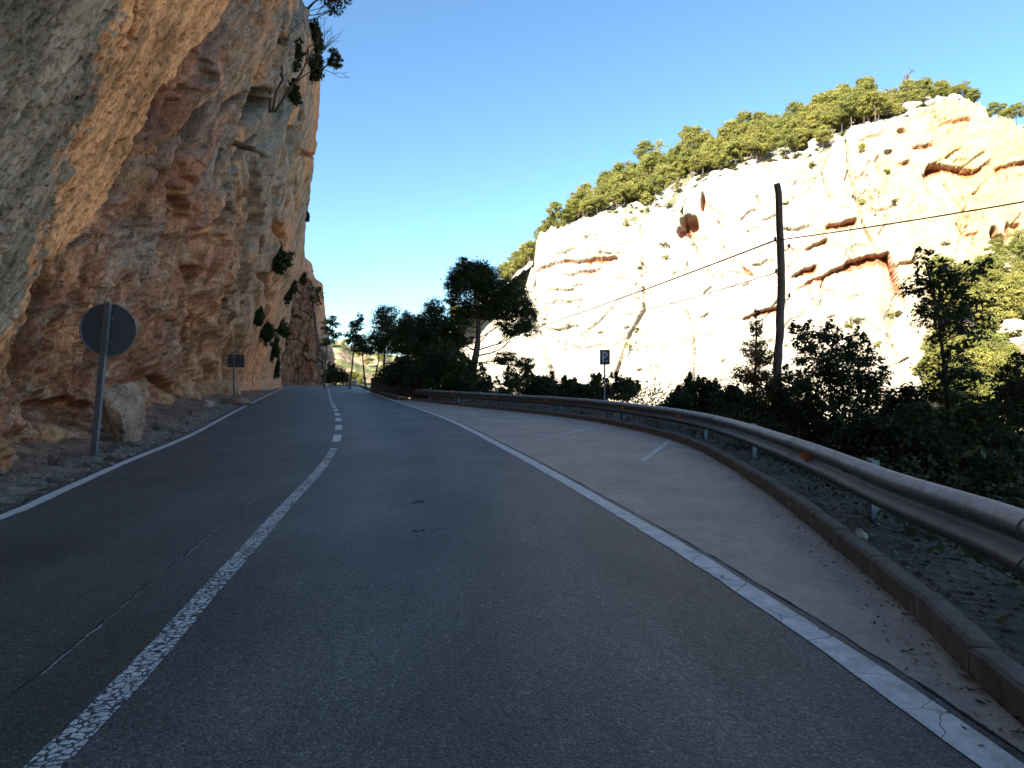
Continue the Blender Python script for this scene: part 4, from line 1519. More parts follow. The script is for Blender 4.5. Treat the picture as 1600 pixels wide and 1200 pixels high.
for i in range(9):
    px, Dq = R2.uniform(1500, 1640), R2.uniform(80, 112)
    xq = (px - CX) / F * Dq
    P, Fc = rock_mesh("boulder", 100 + i, 3, 0.3)
    s_k = R2.uniform(1.0, 2.6)
    o = link("boulder", np_mesh("boulder", P * s_k, Fc, False, np.array([0.33, 0.27, 0.22]) * np.ones((len(P), 3))), M['boulder'])
    o.location = (xq, Dq, ground(xq, Dq) + 0.2 * s_k)
    tag(o, "pale boulder among the pines on the sunlit right slope", "boulder", "boulders on the right slope")
o = None
# pale limestone outcrops between the ridge pines
for i, (px, w_, s_k, lab) in enumerate(((900, 14, 3.0, "pale outcrop among the ridge pines near the left end"), (1030, 10, 2.6, "pale outcrop under the pines above the dark cave"), (1045, 20, 2.2, "pale outcrop behind the pines above the dark cave"),
                                        (1190, 10, 2.0, "pale rock at the wall's rim left of the wooden pole"), (1292, 9, 2.6, "grey outcrop among the ridge pines right of the wooden pole"), (1372, 12, 2.8, "pale outcrop under the pines left of the summit"),
                                        (1440, 6, 2.5, "shadowed outcrop just left of the bare summit"), (960, 18, 2.4, "pale outcrop in the middle of the left ridge pines"), (1130, 24, 2.5, "pale outcrop high among the central ridge pines"))):
    P, Fc = rock_mesh("outcrop", 140 + i, 3, 0.35, (1.5, 1, 0.9))
    o = link("outcrop", np_mesh("outcrop", P * s_k, Fc, False, np.array([0.42, 0.37, 0.31]) * np.ones((len(P), 3))), M['boulder'])
    q = hill_pt(px, w_)
    o.location = tuple(float(v_) for v_ in q)
    tag(o, lab, "rock", "outcrops among the ridge pines")

# ------------------------------------------------------------------ plants on the left cliff
CLIFF_PL = [(437, 405, 22, 26, "dark round shrub high on the cliff edge beside the rectangular sign's wall"), (452, 455, 12, 26, "narrow dark shrub in the crevice near the cliff's outer edge"),
            (412, 522, 18, 22, "dark shrub on the lower cliff above the gravel bend"), (428, 545, 14, 26, "dark upright shrub at the cliff foot before the bend"), (440, 507, 16, 22, "olive shrub hanging below the crevice of the cliff edge"),
            (405, 495, 10, 18, "small shrub just above the lower cliff shrubs"), (432, 575, 10, 18, "dark low bush at the cliff foot where the road disappears"),
            (488, 108, 20, 22, "large dark bush hanging near the top of the cliff"), (500, 62, 14, 26, "dark bush on the skyline of the cliff top"), (479, 340, 6, 9, "small bush on the cliff's skyline halfway up"),
            (482, 440, 8, 12, "bush on the skyline low on the cliff edge"), (464, 90, 18, 30, "shrub with bare stems on the upper cliff face"), (455, 150, 16, 20, "thin shrub below the bare branches on the upper cliff")]
for i, (px, py, rxp, ryp, lab) in enumerate(CLIFF_PL):
    x_, y_, z_ = on_cliff(min(px, 498), py)
    k_ = y_ / F
    c = (x_ + 0.15 * rxp * k_, y_ - 0.25 * rxp * k_, z_)
    lob = [((c[0] + R.uniform(-.4, .4) * rxp * k_, c[1] + R.uniform(-.5, .3) * rxp * k_, c[2] + R.uniform(-.6, .6) * ryp * k_), (rxp * k_ * R.uniform(.4, .65),) * 2 + (ryp * k_ * R.uniform(.35, .6),)) for _ in range(9)]
    st = (x_ - 0.5, y_ + 0.2, z_ - ryp * k_ * 0.8)
    plant("cliff_shrub", lab, "shrub", st, [st, (x_ + 0.1, y_ - 0.1, z_ - ryp * k_ * 0.3), c], 0.05, 0.02, lob, 3000 if i not in (11, 12) else 400, 0.24, 0.12, SHRUB, None, 'leaf_near', 'bark_dark', per_clump=22, clump_r=0.4, twigs=4)
# skyline sprigs
for (px, py, D_, sc_, lab) in ((522, 88, 42, 1.0, "pine sprig leaning out from the cliff's skyline"), (494, 458, 64, 1.0, "bluish pine growing on the low skyline of the cliff")):
    lob = [px_lobe(px + a_, py + b_, D_, 8, 7) for a_, b_ in ((0, -6), (6, 2), (-3, 8), (4, 14))]
    bx = W3(px - 20, py + 22, D_)
    plant("pine_tree", lab, "tree", bx, [bx, W3(px - 8, py + 10, D_), W3(px, py - 6, D_)], 0.07, 0.02, lob, 700, 0.3, 0.07, PINE_D, None, 'leaf_near', per_clump=16, clump_r=0.45, twigs=4)
# branch reaching out of the cliff top at the upper edge of the picture
lob = [px_lobe(a_, b_, 38, r_a, r_b) for a_, b_, r_a, r_b in ((512, -4, 18, 8), (534, 2, 14, 8), (520, 14, 14, 7), (500, -16, 20, 9), (545, -8, 10, 8))]
bx = W3(455, 40, 39)
plant("pine_tree", "pine reaching out over the cliff top against the sky", "tree", bx, [bx, W3(478, 18, 38.5), W3(492, 2, 38), W3(512, -6, 38)], 0.13, 0.03, lob, 1100, 0.26, 0.06, PINE_D, None, 'leaf_near', per_clump=12, clump_r=0.4, twigs=8, lobe_r=0.6)
# bare shrub on the upper cliff
x_, y_, z_ = on_cliff(424, 168)
m = MB()
base = np.array([x_ + 0.1, y_ - 0.3, z_])


def bare(p, d, L, r, depth):
    q = p + d * L
    mid = (p + q) / 2 + rng.normal(size=3) * 0.05 * L
    m.tube([p, mid, q], [r, r * 0.8, r * 0.6], 4, False)
    if depth:
        for _ in range(3 if depth > 1 else 2):
            dd = d + rng.normal(size=3) * 0.38
            dd[2] += 0.15
            bare(q, dd / np.linalg.norm(dd), L * R.uniform(0.6, 0.85), r * 0.58, depth - 1)


sh = empty("bare_shrub", tuple(base), "leafless shrub with forked branches on the upper cliff", "shrub")
base0 = base
for k_ in range(3):
    d = np.array([0.12 + 0.2 * k_, -0.1, 1.0 - 0.15 * k_])
    bare(np.zeros(3) + np.array([0.1 * k_, 0, -0.3]), d / np.linalg.norm(d), 1.35, 0.06, 4)
m.build("branches", M['twig'], sh, True)

# ------------------------------------------------------------------ the trees beyond the lay-by
D_ = 36
lob = [px_lobe(*a_) for a_ in ((742, 436, 36, 38, 26), (738, 428, D_ - 1, 30, 20), (718, 446, 35, 22, 22), (766, 450, 37, 26, 24), (757, 424, 36, 16, 14), (798, 462, 35, 25, 24), (793, 448, 35, 16, 14), (826, 494, 36, 17, 26), (815, 482, 35.5, 16, 16), (810, 514, 35, 27, 14),
                               (772, 487, 36, 34, 16), (720, 492, 37, 24, 13), (745, 478, 37.5, 26, 14), (706, 470, 35.5, 12, 12), (786, 500, 34.5, 18, 10), (792, 560, 35, 20, 11), (820, 570, 36, 16, 12), (702, 520, 37, 18, 11), (725, 412, 36, 12, 9), (712, 505, 36, 22, 14), (704, 545, 36, 20, 14), (725, 530, 37, 18, 10))]
bx = W3(738, 612, D_)
tp = [bx, W3(740, 575, D_), W3(746, 540, D_), W3(747, 500, D_), W3(742, 460, D_), W3(742, 428, D_)]
plant("pine_tree", "large dark pine with broad crown and forked trunk behind the guardrail", "tree", bx, tp, 0.27, 0.06, lob, 42000, 0.19, 0.06, PINE_D, None, 'leaf_near', per_clump=40, clump_r=0.36, twigs=6, seg=8, lobe_r=0.5)
# two low bare limbs of that pine are part of its trunk mesh; further trees of the group
TREES = [
    ("slim pale pine next to the orange buttress beyond the bend", 72, (507, 608), [(509, 560), (514, 520)], [(517, 505, 13, 9), (511, 516, 13, 7), (523, 522, 11, 8), (516, 532, 14, 6), (508, 538, 8, 4), (520, 496, 7, 5)], 900, 0.3),
    ("tall slim pine with bare trunk left of the dark tree group", 66, (546, 612), [(550, 575), (554, 530)], [(557, 508, 12, 10), (562, 497, 7, 8), (553, 525, 14, 9), (565, 530, 12, 9), (548, 532, 8, 5), (560, 545, 16, 8)], 1300, 0.3),
    ("thin leaning pine trunk with a small crown in the gap", 62, (572, 610), [(568, 575), (566, 550)], [(566, 538, 14, 10), (578, 548, 10, 8)], 600, 0.28),
    ("broad dark pine left of the stone parapet", 52, (598, 612), [(600, 570), (603, 520)], [(605, 490, 17, 11), (596, 505, 14, 10), (616, 508, 17, 12), (603, 522, 22, 11), (622, 528, 17, 11), (592, 532, 14, 9), (610, 545, 22, 9), (634, 500, 8, 14)], 3600, 0.22),
    ("dark pine rising behind the stone parapet", 46, (636, 612), [(638, 570), (640, 530)], [(646, 506, 16, 13), (636, 520, 17, 12), (654, 525, 18, 14), (630, 540, 16, 12), (648, 545, 22, 13)], 3200, 0.2),
    ("dark rounded tree just left of the large pine", 41, (676, 612), [(677, 570), (678, 520)], [(678, 482, 14, 13), (672, 500, 17, 14), (688, 508, 16, 14), (664, 520, 16, 12), (684, 530, 22, 14), (668, 545, 24, 14)], 4200, 0.18),
    ("thin pine trunk between the slim pine and parapet", 60, (584, 610), [(588, 580), (592, 560)], [(590, 540, 12, 8), (598, 535, 10, 8)], 450, 0.26),
]
for lab, D_, bp, tr, ls_, nlf, L in TREES:
    if D_ < 55:
        ls_ = [(a_, b_, ra * 1.2, rb * 1.15) for a_, b_, ra, rb in ls_]
        nlf = int(nlf * 1.5)
    bx = W3(bp[0], bp[1], D_)
    lob = [px_lobe(a_, b_, D_ + R.uniform(-1.5, 1.5), ra, rb) for a_, b_, ra, rb in ls_]
    tp = [bx] + [W3(a_, b_, D_) for a_, b_ in tr] + [W3(ls_[0][0], ls_[0][1], D_)]
    plant("pine_tree", lab, "tree", bx, tp, 0.13, 0.04, lob, int(nlf * 2.3), L * 0.95, L * 0.34, PINE_D, None, 'leaf_near', per_clump=18, clump_r=0.42, twigs=4, lobe_r=0.45)
MID_BUSH = [
    ("round dark bush standing alone beyond the road bend", 80, [(524, 585, 15, 12), (515, 590, 9, 8), (534, 590, 10, 8)], 1500, 0.26),
    ("dark bush mass behind the stone parapet", 40, [(610, 585, 18, 14), (640, 578, 26, 18), (628, 570, 14, 10), (655, 590, 20, 14)], 4200, 0.16),
    ("dense dark thicket left of the large pine's trunk", 34, [(672, 575, 26, 22), (700, 570, 26, 26), (690, 595, 26, 18), (655, 590, 20, 18), (720, 590, 20, 22), (712, 558, 16, 12)], 7000, 0.14),
    ("dark bush at the foot of the large pine", 31, [(736, 594, 26, 22), (758, 606, 20, 14), (718, 582, 24, 24), (722, 606, 22, 14)], 3200, 0.13),
    ("brownish bush right of the large pine's lower branches", 33, [(800, 590, 14, 14), (812, 600, 16, 14), (790, 608, 14, 10), (822, 585, 9, 9)], 1500, 0.13),
    ("dark bush between the large pine and the parking sign", 27, [(845, 602, 18, 14), (865, 608, 18, 12), (830, 610, 14, 10)], 2600, 0.12),
    ("dark bush just left of the parking sign", 25, [(892, 606, 16, 12), (906, 612, 14, 10), (882, 614, 14, 8)], 2200, 0.11),
    ("tall thin shrub touching the parking sign's post", 24, [(930, 598, 9, 14), (945, 606, 12, 14), (938, 615, 14, 10), (925, 612, 9, 9)], 1300, 0.11),
    ("shrub with upright shoots right of the parking sign", 24, [(968, 600, 9, 13), (980, 608, 12, 12), (992, 604, 8, 12), (972, 615, 16, 10)], 1400, 0.11),
]
for lab, D_, ls_, nlf, L in MID_BUSH:
    ls_ = [(a_, b_, ra * 1.12, rb * 1.12) for a_, b_, ra, rb in ls_] + [(a_ + R.uniform(-1, 1) * ra, b_ - rb * R.uniform(0.7, 1.2), ra * 0.2, rb * 0.5) for a_, b_, ra, rb in ls_ for _ in (0, 1)]
    nlf = int(nlf * 1.3)
    lob = [px_lobe(a_, b_, D_ + R.uniform(-1, 1), ra, rb) for a_, b_, ra, rb in ls_]
    cx_ = np.mean([l[0][0] for l in lob])
    bx = (cx_, D_, min(-0.1, ground(cx_, D_)))
    tp = [bx, (cx_ + 0.1, D_, 0.3), (cx_, D_, np.mean([l[0][2] for l in lob]))]
    plant("bush", lab, "bush", bx, tp, 0.08, 0.03, lob, int(nlf * 1.8), L * 1.25, L * 0.6, SHRUB, None, 'leaf_near', 'bark_dark', per_clump=32, clump_r=0.42, twigs=3)

# ------------------------------------------------------------------ the shrubs and trees close beyond the guardrail
NEAR = [
    ("tree", "young reddish pine standing left of the wooden pole", 15.5, (1176, 720), [(1178, 640), (1181, 560), (1182, 500)],
     [(1182, 512, 9, 13), (1178, 545, 18, 14), (1190, 560, 18, 14), (1170, 585, 24, 15), (1196, 595, 24, 16), (1180, 620, 28, 16), (1160, 630, 18, 12), (1182, 488, 4, 8)], 2600, 0.085, 0.03, (0.12, 0.085, 0.045)),
    ("shrub", "tall vase shaped shrub right of the wooden pole", 12.0, (1312, 770), [(1312, 720), (1305, 660), (1296, 600)],
     [(1262, 530, 20, 18), (1290, 520, 16, 15), (1318, 545, 20, 18), (1275, 560, 26, 20), (1345, 555, 22, 20), (1310, 580, 32, 22), (1360, 585, 24, 20), (1280, 605, 28, 24), (1335, 615, 36, 26), (1300, 650, 40, 26), (1372, 620, 18, 18), (1245, 515, 10, 10), (1340, 528, 9, 12)], 4300, 0.075, 0.034, SHRUB),
    ("tree", "tall thin tree with sparse leaves against the pale wall", 10.5, (1470, 860), [(1478, 760), (1482, 660), (1474, 560), (1462, 470), (1446, 410)],
     [(1445, 405, 14, 14), (1458, 440, 26, 24), (1432, 450, 16, 16), (1490, 440, 26, 22), (1510, 470, 24, 22), (1475, 490, 34, 22), (1520, 505, 24, 18), (1450, 480, 20, 16), (1490, 530, 32, 22), (1480, 575, 34, 24), (1510, 590, 24, 20), (1462, 610, 24, 20), (1505, 640, 30, 22), (1540, 420, 14, 14)], 2500, 0.068, 0.036, SHRUB),
    ("shrub", "leafy branch cluster reaching to the right picture edge", 10.0, (1530, 820), [(1535, 740), (1548, 670), (1575, 630)],
     [(1560, 620, 30, 12), (1590, 610, 24, 12), (1540, 650, 32, 18), (1580, 650, 30, 18), (1555, 690, 36, 24), (1610, 640, 26, 22)], 2600, 0.07, 0.036, SHRUB),
    ("bush", "dark bush behind the guardrail where the lay-by narrows", 17, (1090, 690), [(1090, 660), (1090, 640)],
     [(1062, 625, 20, 14), (1090, 612, 22, 18), (1112, 615, 18, 16), (1078, 645, 28, 18), (1108, 650, 26, 20), (1100, 598, 10, 8), (1045, 642, 18, 12)], 4600, 0.085, 0.04, SHRUB),
    ("bush", "dark bush left of the wooden pole's foot", 14.5, (1140, 720), [(1140, 690), (1142, 650)],
     [(1135, 630, 24, 18), (1160, 640, 26, 22), (1130, 665, 30, 24), (1170, 675, 30, 26), (1145, 615, 12, 10), (1190, 650, 18, 18)], 5200, 0.075, 0.036, SHRUB),
    ("bush", "dense dark bush right of the wooden pole's foot", 12.8, (1250, 760), [(1250, 720), (1248, 680)],
     [(1235, 650, 20, 20), (1262, 640, 20, 18), (1225, 690, 30, 28), (1270, 690, 34, 30), (1300, 700, 30, 28), (1245, 725, 34, 22)], 5600, 0.07, 0.034, SHRUB),
    ("bush", "dense dark bush under the vase shaped shrub", 10.8, (1350, 800), [(1350, 760), (1352, 700)],
     [(1330, 680, 30, 24), (1370, 670, 30, 26), (1345, 715, 40, 30), (1395, 710, 32, 30), (1320, 735, 32, 22), (1400, 660, 20, 18)], 6000, 0.066, 0.032, SHRUB),
    ("bush", "dark leafy bush at the thin tree's foot", 9.2, (1440, 850), [(1440, 800), (1438, 720)],
     [(1415, 690, 30, 26), (1455, 680, 30, 28), (1430, 735, 38, 30), (1480, 725, 36, 32), (1500, 680, 24, 24), (1460, 770, 40, 22), (1420, 640, 14, 14)], 5600, 0.064, 0.032, SHRUB),
    ("bush", "dark leafy bush nearest the right picture edge", 7.6, (1560, 900), [(1560, 850), (1560, 780)],
     [(1525, 720, 26, 28), (1565, 730, 26, 26), (1600, 720, 26, 30), (1540, 770, 34, 28), (1590, 775, 32, 28), (1640, 740, 40, 40), (1570, 690, 14, 14)], 4400, 0.056, 0.03, SHRUB),
    ("bush", "low dark growth seen beneath the guardrail near the right edge", 6.0, (1480, 960), [(1480, 930), (1480, 880)],
     [(1420, 850, 44, 30), (1480, 860, 50, 34), (1550, 880, 50, 36), (1610, 900, 46, 40), (1520, 930, 46, 30), (1590, 960, 46, 30), (1380, 830, 30, 18)], 5200, 0.05, 0.026, SHRUB),
    ("bush", "dark growth under the guardrail beyond the amber reflector", 8.6, (1330, 830), [(1330, 800), (1330, 770)],
     [(1300, 760, 34, 18), (1345, 775, 36, 20), (1390, 790, 36, 22), (1270, 748, 24, 14)], 3400, 0.055, 0.028, SHRUB),
]
NEAR += [
    ("shrub", "tall feathery shrub between the vase shaped shrub and thin tree", 11.5, (1415, 800), [(1412, 720), (1408, 640)],
     [(1400, 640, 18, 22), (1425, 630, 20, 26), (1410, 670, 26, 24), (1440, 660, 22, 24), (1390, 680, 22, 20)], 3000, 0.07, 0.034, SHRUB),
    ("shrub", "feathery shrub rising behind the wooden pole's foot", 13.6, (1225, 740), [(1228, 680), (1232, 620)],
     [(1228, 600, 14, 20), (1245, 620, 18, 20), (1215, 630, 16, 20), (1240, 650, 24, 22), (1255, 590, 10, 14)], 2400, 0.072, 0.034, SHRUB),
    ("shrub", "tall dark shrub at the right picture edge behind the rail", 9.0, (1590, 860), [(1592, 760), (1590, 660)],
     [(1580, 600, 18, 26), (1600, 580, 22, 26), (1620, 620, 28, 30), (1585, 650, 26, 26), (1560, 680, 24, 24)], 3000, 0.062, 0.032, SHRUB),
]
OPEN_ONES = ("dark leafy bush nearest the right picture edge", "dark leafy bush at the thin tree's foot", "leafy branch cluster reaching to the right picture edge", "tall dark shrub at the right picture edge behind the rail")
for kind_, lab, D_, bp, tr, ls_, nlf, L, Wd, col in NEAR:
    shoots = []
    for (a_, b_, ra, rb) in ls_:
        if kind_ == "tree" and "reddish" in lab: break
        for _ in range(2 if ra > 14 else 1):
            shoots.append((a_ + R.uniform(-1, 1) * ra * 0.9, b_ - rb * R.uniform(0.75, 1.25), ra * R.uniform(0.14, 0.24), rb * R.uniform(0.4, 0.7)))
    ls_ = [(a_, b_, ra * 1.12, rb * 1.08) for a_, b_, ra, rb in ls_] + shoots
    nlf = int(nlf * (0.62 if lab in OPEN_ONES else 1.35))
    lob = [px_lobe(a_, b_, D_ + R.uniform(-0.9, 0.9), ra, rb, (ra + rb) * 0.75) for a_, b_, ra, rb in ls_]
    bx = np.array(W3(bp[0], bp[1], D_))
    bx[2] = min(bx[2], ground(bx[0], bx[1]) - 0.05)
    tp = [tuple(bx)] + [W3(a_, b_, D_) for a_, b_ in tr]
    nm = {"tree": "young_tree", "shrub": "tall_shrub", "bush": "bush"}[kind_]
    plant(nm, lab, kind_, tuple(bx), tp, 0.075 if kind_ == "tree" else 0.06, 0.018, lob, int(nlf * (1.7 if kind_ != 'bush' else 2.6)), L * 1.05, Wd * 1.25, col, None, 'leaf_near', 'bark_dark',
          per_clump=9 if kind_ != "bush" else 16, clump_r=0.3, twigs=6 if kind_ != "bush" else 3, lobe_r=0.3, sag=0.03, start=0.1)

# ------------------------------------------------------------------ guardrail
rail_line = kerb - left_normals(kerb) * -0.0
rail_line = kerb + (-left_normals(kerb)) * 0.34
rail_line = rail_line[(rail_line[:, 1] > -2.0)]
RS = resample(rail_line, 0.2)
rs = np.concatenate([[0], np.cumsum(np.linalg.norm(np.diff(RS, axis=0), axis=1))])
RT = rs[-1]


def rail_at(s):
    p = np.array([np.interp(s, rs, RS[:, 0]), np.interp(s, rs, RS[:, 1])])
    q = np.array([np.interp(s + 0.1, rs, RS[:, 0]), np.interp(s + 0.1, rs, RS[:, 1])])
    q0 = np.array([np.interp(s - 0.1, rs, RS[:, 0]), np.interp(s - 0.1, rs, RS[:, 1])])
    t = (q - q0) / (np.linalg.norm(q - q0) + 1e-9)
    return p, t, np.array([-t[1], t[0]])


def rail_z(p):
    return 0.46 + 0.09 * float(sstep(4.5, 1.5, p[1])) + 0.02 * float(sstep(14, 22, p[1]))


PROF = [(0.0, .155), (.022, .153), (.045, .142), (.070, .118), (.080, .098), (.080, .078), (.066, .058), (.030, .030), (.010, .010), (.006, 0), (.010, -.010), (.030, -.030), (.066, -.058), (.080, -.078), (.080, -.098), (.070, -.118), (.045, -.142), (.022, -.153), (0, -.155)]
PROF = PROF + [(o_ - 0.006, z_ * 0.985) for o_, z_ in reversed(PROF)]
rail = empty("guardrail", (float(RS[0][0]), float(RS[0][1]), 0.0), "galvanised steel guardrail curving round the lay-by", "guardrail")
off = np.array([RS[0][0], RS[0][1], 0])


def child(o, par, loc):
    o.parent = par
    o.location = loc


# posts first: measured from the photo, four metres apart
def s_of(px, py):
    g = np.array(G(px, py))
    return rs[int(np.argmin(np.linalg.norm(RS - g, axis=1)))]


post_s = [s_of(1275, 812), s_of(1132, 718), s_of(1063, 690), s_of(946, 662), s_of(858, 648), s_of(755, 639), s_of(686, 632), s_of(642, 627)]
post_s = [post_s[0] - 4.0] + post_s
mp = MB()
mp.box((0, 0, 0), (0.005, 0.125, 0.85)).box((0.03, 0.06, 0), (0.055, 0.005, 0.85)).box((0.03, -0.06, 0), (0.055, 0.005, 0.85))
post_me = mp.mesh("post")
ms = MB()
ms.box((0, 0, 0), (0.11, 0.16, 0.2), 0, 0.01)
spacer_me = ms.mesh("spacer")
mbolt = MB()
mbolt.tube([(0, 0, 0), (0.008, 0, 0)], 0.010, 6)
bolt_me = mbolt.mesh("bolt")
for s in post_s:
    p, t, nl = rail_at(s)
    rz = math.atan2(nl[1], nl[0])
    zc_ = rail_z(p)
    q = p - nl * 0.19
    o = link("post", post_me, M['steel_post'], rail)
    o.location = (q[0] - off[0], q[1] - off[1], zc_ - 0.31)
    o.rotation_euler = (0, 0, rz + math.pi)
    q2 = p - nl * 0.085
    o2 = link("spacer", spacer_me, M['steel_post'], rail)
    o2.location = (q2[0] - off[0], q2[1] - off[1], zc_ + 0.0)
    o2.rotation_euler = (0, 0, rz)
    for dz in (0.0,):
        b_ = p + nl * 0.008
        o3 = link("bolt", bolt_me, M['bolt'], rail)
        o3.location = (b_[0] - off[0], b_[1] - off[1], zc_ + dz)
        o3.rotation_euler = (0, 0, rz)
# beams, one per four metres, each lapped 3 mm over the next
s0, k = 0.0, 0
joint = s_of(1232, 770)
starts = [joint - 4 * i for i in range(4, 0, -1)] + [joint + 4 * i for i in range(0, 14)]
starts = [a for a in starts if -4 < a < RT]
for s0 in starts:
    a, b = max(0.0, s0), min(RT, s0 + 4.16)
    if b - a < 0.2: continue
    ss = np.linspace(a, b, max(4, int((b - a) / 0.16)))
    V = []
    for s in ss:
        p, t, nl = rail_at(s)
        lift = 0.004 * (1 - (s - a) / (b - a))
        zc_ = rail_z(p)
        for o_, z_ in PROF:
            q = p + nl * (o_ + lift)
            V.append((q[0] - off[0], q[1] - off[1], zc_ + z_ + lift * 0.5))
    m_ = len(PROF)
    Q = []
    for i in range(len(ss) - 1):
        for j in range(m_):
            Q.append((i * m_ + j, i * m_ + (j + 1) % m_, (i + 1) * m_ + (j + 1) % m_, (i + 1) * m_ + j))
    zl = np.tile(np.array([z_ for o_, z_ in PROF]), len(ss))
    low_shade = sstep(0.06, -0.02, zl)[:, None]  # shade under the upper ridge, painted into the beam's lower half
    cl = np.array([1.0, 1.0, 1.02]) * (1 - low_shade) + np.array([0.46, 0.42, 0.39]) * low_shade
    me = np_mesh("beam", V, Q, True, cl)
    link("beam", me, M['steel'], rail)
    for ds in (0.05, 0.11):
        for zz in (0.108, -0.108, 0.05, -0.05):
            if s0 < 0: continue
            p, t, nl = rail_at(s0 + ds)
            if p[1] < 3.6: continue
            o_ = 0.076 if abs(zz) > 0.1 else 0.056
            q = p + nl * (o_ + 0.004)
            o3 = link("bolt", bolt_me, M['bolt'], rail)
            o3.location = (q[0] - off[0], q[1] - off[1], rail_z(p) + zz)
            o3.rotation_euler = (0, 0, math.atan2(nl[1], nl[0]))
# amber reflectors set in the groove
mr = MB()
mr.add([(0.004, -0.035, -0.045), (0.004, -0.035, 0.045), (0.075, -0.03, 0.04), (0.075, -0.03, -0.03), (0.004, 0.05, -0.045), (0.004, 0.05, 0.045), (0.06, 0.01, 0.04), (0.06, 0.01, -0.03)],
       [(0, 1, 2, 3), (7, 6, 5, 4), (1, 5, 6, 2), (4, 0, 3, 7), (3, 2, 6, 7), (0, 4, 5, 1)])
refl_me = mr.mesh("reflector")
for px, py in ((1233, 780), (1046, 684), (963, 664), (848, 647), (752, 639), (683, 632)):
    p, t, nl = rail_at(s_of(px, py))
    q = p + nl * 0.012
    o = link("reflector", refl_me, M['amber'], rail)
    o.location = (q[0] - off[0], q[1] - off[1], rail_z(p) + 0.005)
    o.rotation_euler = (0, 0, math.atan2(nl[1], nl[0]))

# ------------------------------------------------------------------ low stone parapet at the far end of the rail
par = empty("stone_parapet", W3(650, 625, 34), "low dark stone parapet between the guardrail's end and the far trees", "wall")
pa, pb = np.array(W3(668, 0, 33.7))[:2], np.array(W3(583, 0, 50))[:2]
nblk = 15
dv = (pb - pa)
Lp = np.linalg.norm(dv)
rz = math.atan2(dv[1], dv[0])
po = np.array(par.location)
for row in range(4):
    nn_ = nblk + (row % 2)
    cuts = np.sort(np.concatenate([[0, 1], (np.arange(1, nn_) + (0.5 if row % 2 else 0) + rng.uniform(-0.2, 0.2, nn_ - 1)) / (nn_ + 0.5)]))
    for a, b in zip(cuts[:-1], cuts[1:]):
        L = (b - a) * Lp
        if L < 0.1: continue
        c = pa + dv * (a + b) / 2
        m = MB().box((0, 0, 0), (L - 0.03, 0.42 + R.uniform(-.04, .04), 0.30), 0, 0.03)
        o = m.build("stone", M['stone_dark'], par)
        o.location = (c[0] - po[0], c[1] - po[1], 0.05 + row * 0.31 + 0.15 - po[2])
        o.rotation_euler = (R.uniform(-.02, .02), 0, rz + R.uniform(-.02, .02))
cc_ = (pa + pb) / 2
o = MB().box((0, 0, 0), (Lp, 0.36, 1.2)).build("core", M['stone_dark'], par)
o.location = (cc_[0] - po[0], cc_[1] - po[1], 0.62 - po[2])
o.rotation_euler = (0, 0, rz)

# thin railing on the outside of the far bend, and a pale block beside it
fen = empty("railing", W3(470, 600, 101), "thin dark railing on the outer edge of the far bend", "railing")
fo = np.array(fen.location)
fl = catmull([(-44, 100.5), (-38, 99.6), (-33.5, 98.6), (-29.5, 96.6), (-26.5, 94.0)], 0.3)
fl = resample(fl, 2.0)
for i, p in enumerate(fl):
    o = MB().box((0, 0, 0), (0.09, 0.09, 1.15)).build("post", M['bolt'], fen)
    o.location = (p[0] - fo[0], p[1] - fo[1], 0.55 - fo[2])
    if i + 1 < len(fl):
        for zz in (0.55, 1.0):
            q = fl[i + 1]
            MB().tube([(p[0] - fo[0], p[1] - fo[1], zz - fo[2]), (q[0] - fo[0], q[1] - fo[1], zz - fo[2])], 0.03, 5).build("rail", M['bolt'], fen)
blk = MB().box((0, 0, 0), (2.1, 0.5, 0.62), 0, 0.05).box((0, 0, 0.36), (2.3, 0.62, 0.1), 0, 0.02).build("concrete_block", simple("pale_block", (0.42, 0.36, 0.3), 0.9), None)
blk.location = (-25.9, 91.8 + 1.2, 0.4)
blk.rotation_euler = (0, 0, -0.3)
tag(blk, "pale low concrete block at the outside of the far bend", "block")

# ------------------------------------------------------------------ signs
def facing_frame(o, loc, rx=0, ry=0, rz=0):
    o.location = loc
    o.rotation_euler = (rx, ry, rz)


b = W3(146, 717, 9.2)
sg = empty("round_road_sign", (b[0], b[1], 0.0), "back of a round grey road sign on a leaning pole by the cliff", "road sign")
k_ = 9.2 / F
tilt = math.atan2((172 - 147), (717 - 474))
sg.rotation_euler = (0.0, tilt, math.radians(-6))
H = (717 - 474) * k_ / math.cos(tilt)
yaw = math.radians(14)
m = MB()
m.box((0, 0, 0), (0.095, 0.05, H + 0.25))
o = m.build("pole", M['sign_pole'], sg)
o.location = (0, 0, H / 2 - 0.125 + 0.02)
disc_c = (0, 0.06, H - 0.42)
m = MB()
nseg = 56
r_d = 0.415
V, Fc = [], []
for y_, r_ in ((0.0, r_d), (0.022, r_d)):
    for i in range(nseg):
        an = 2 * math.pi * i / nseg
        V.append((r_ * math.cos(an), y_, r_ * math.sin(an)))
Fc.append(tuple(range(nseg)))
Fc.append(tuple(range(2 * nseg - 1, nseg - 1, -1)))
Fc += [(i, nseg + i, nseg + (i + 1) % nseg, (i + 1) % nseg) for i in range(nseg)]
m.add(V, Fc)
o = m.build("disc", M['sign_back'], sg)
facing_frame(o, disc_c, 0, 0, yaw)
m = MB()
ring = [(r_d * math.cos(2 * math.pi * i / nseg), 0, r_d * math.sin(2 * math.pi * i / nseg)) for i in range(nseg + 1)]
m.tube(ring, 0.013, 6, False)
o = m.build("rim", M['sign_pole'], sg)
facing_frame(o, (disc_c[0], disc_c[1] - 0.006, disc_c[2]), 0, 0, yaw)
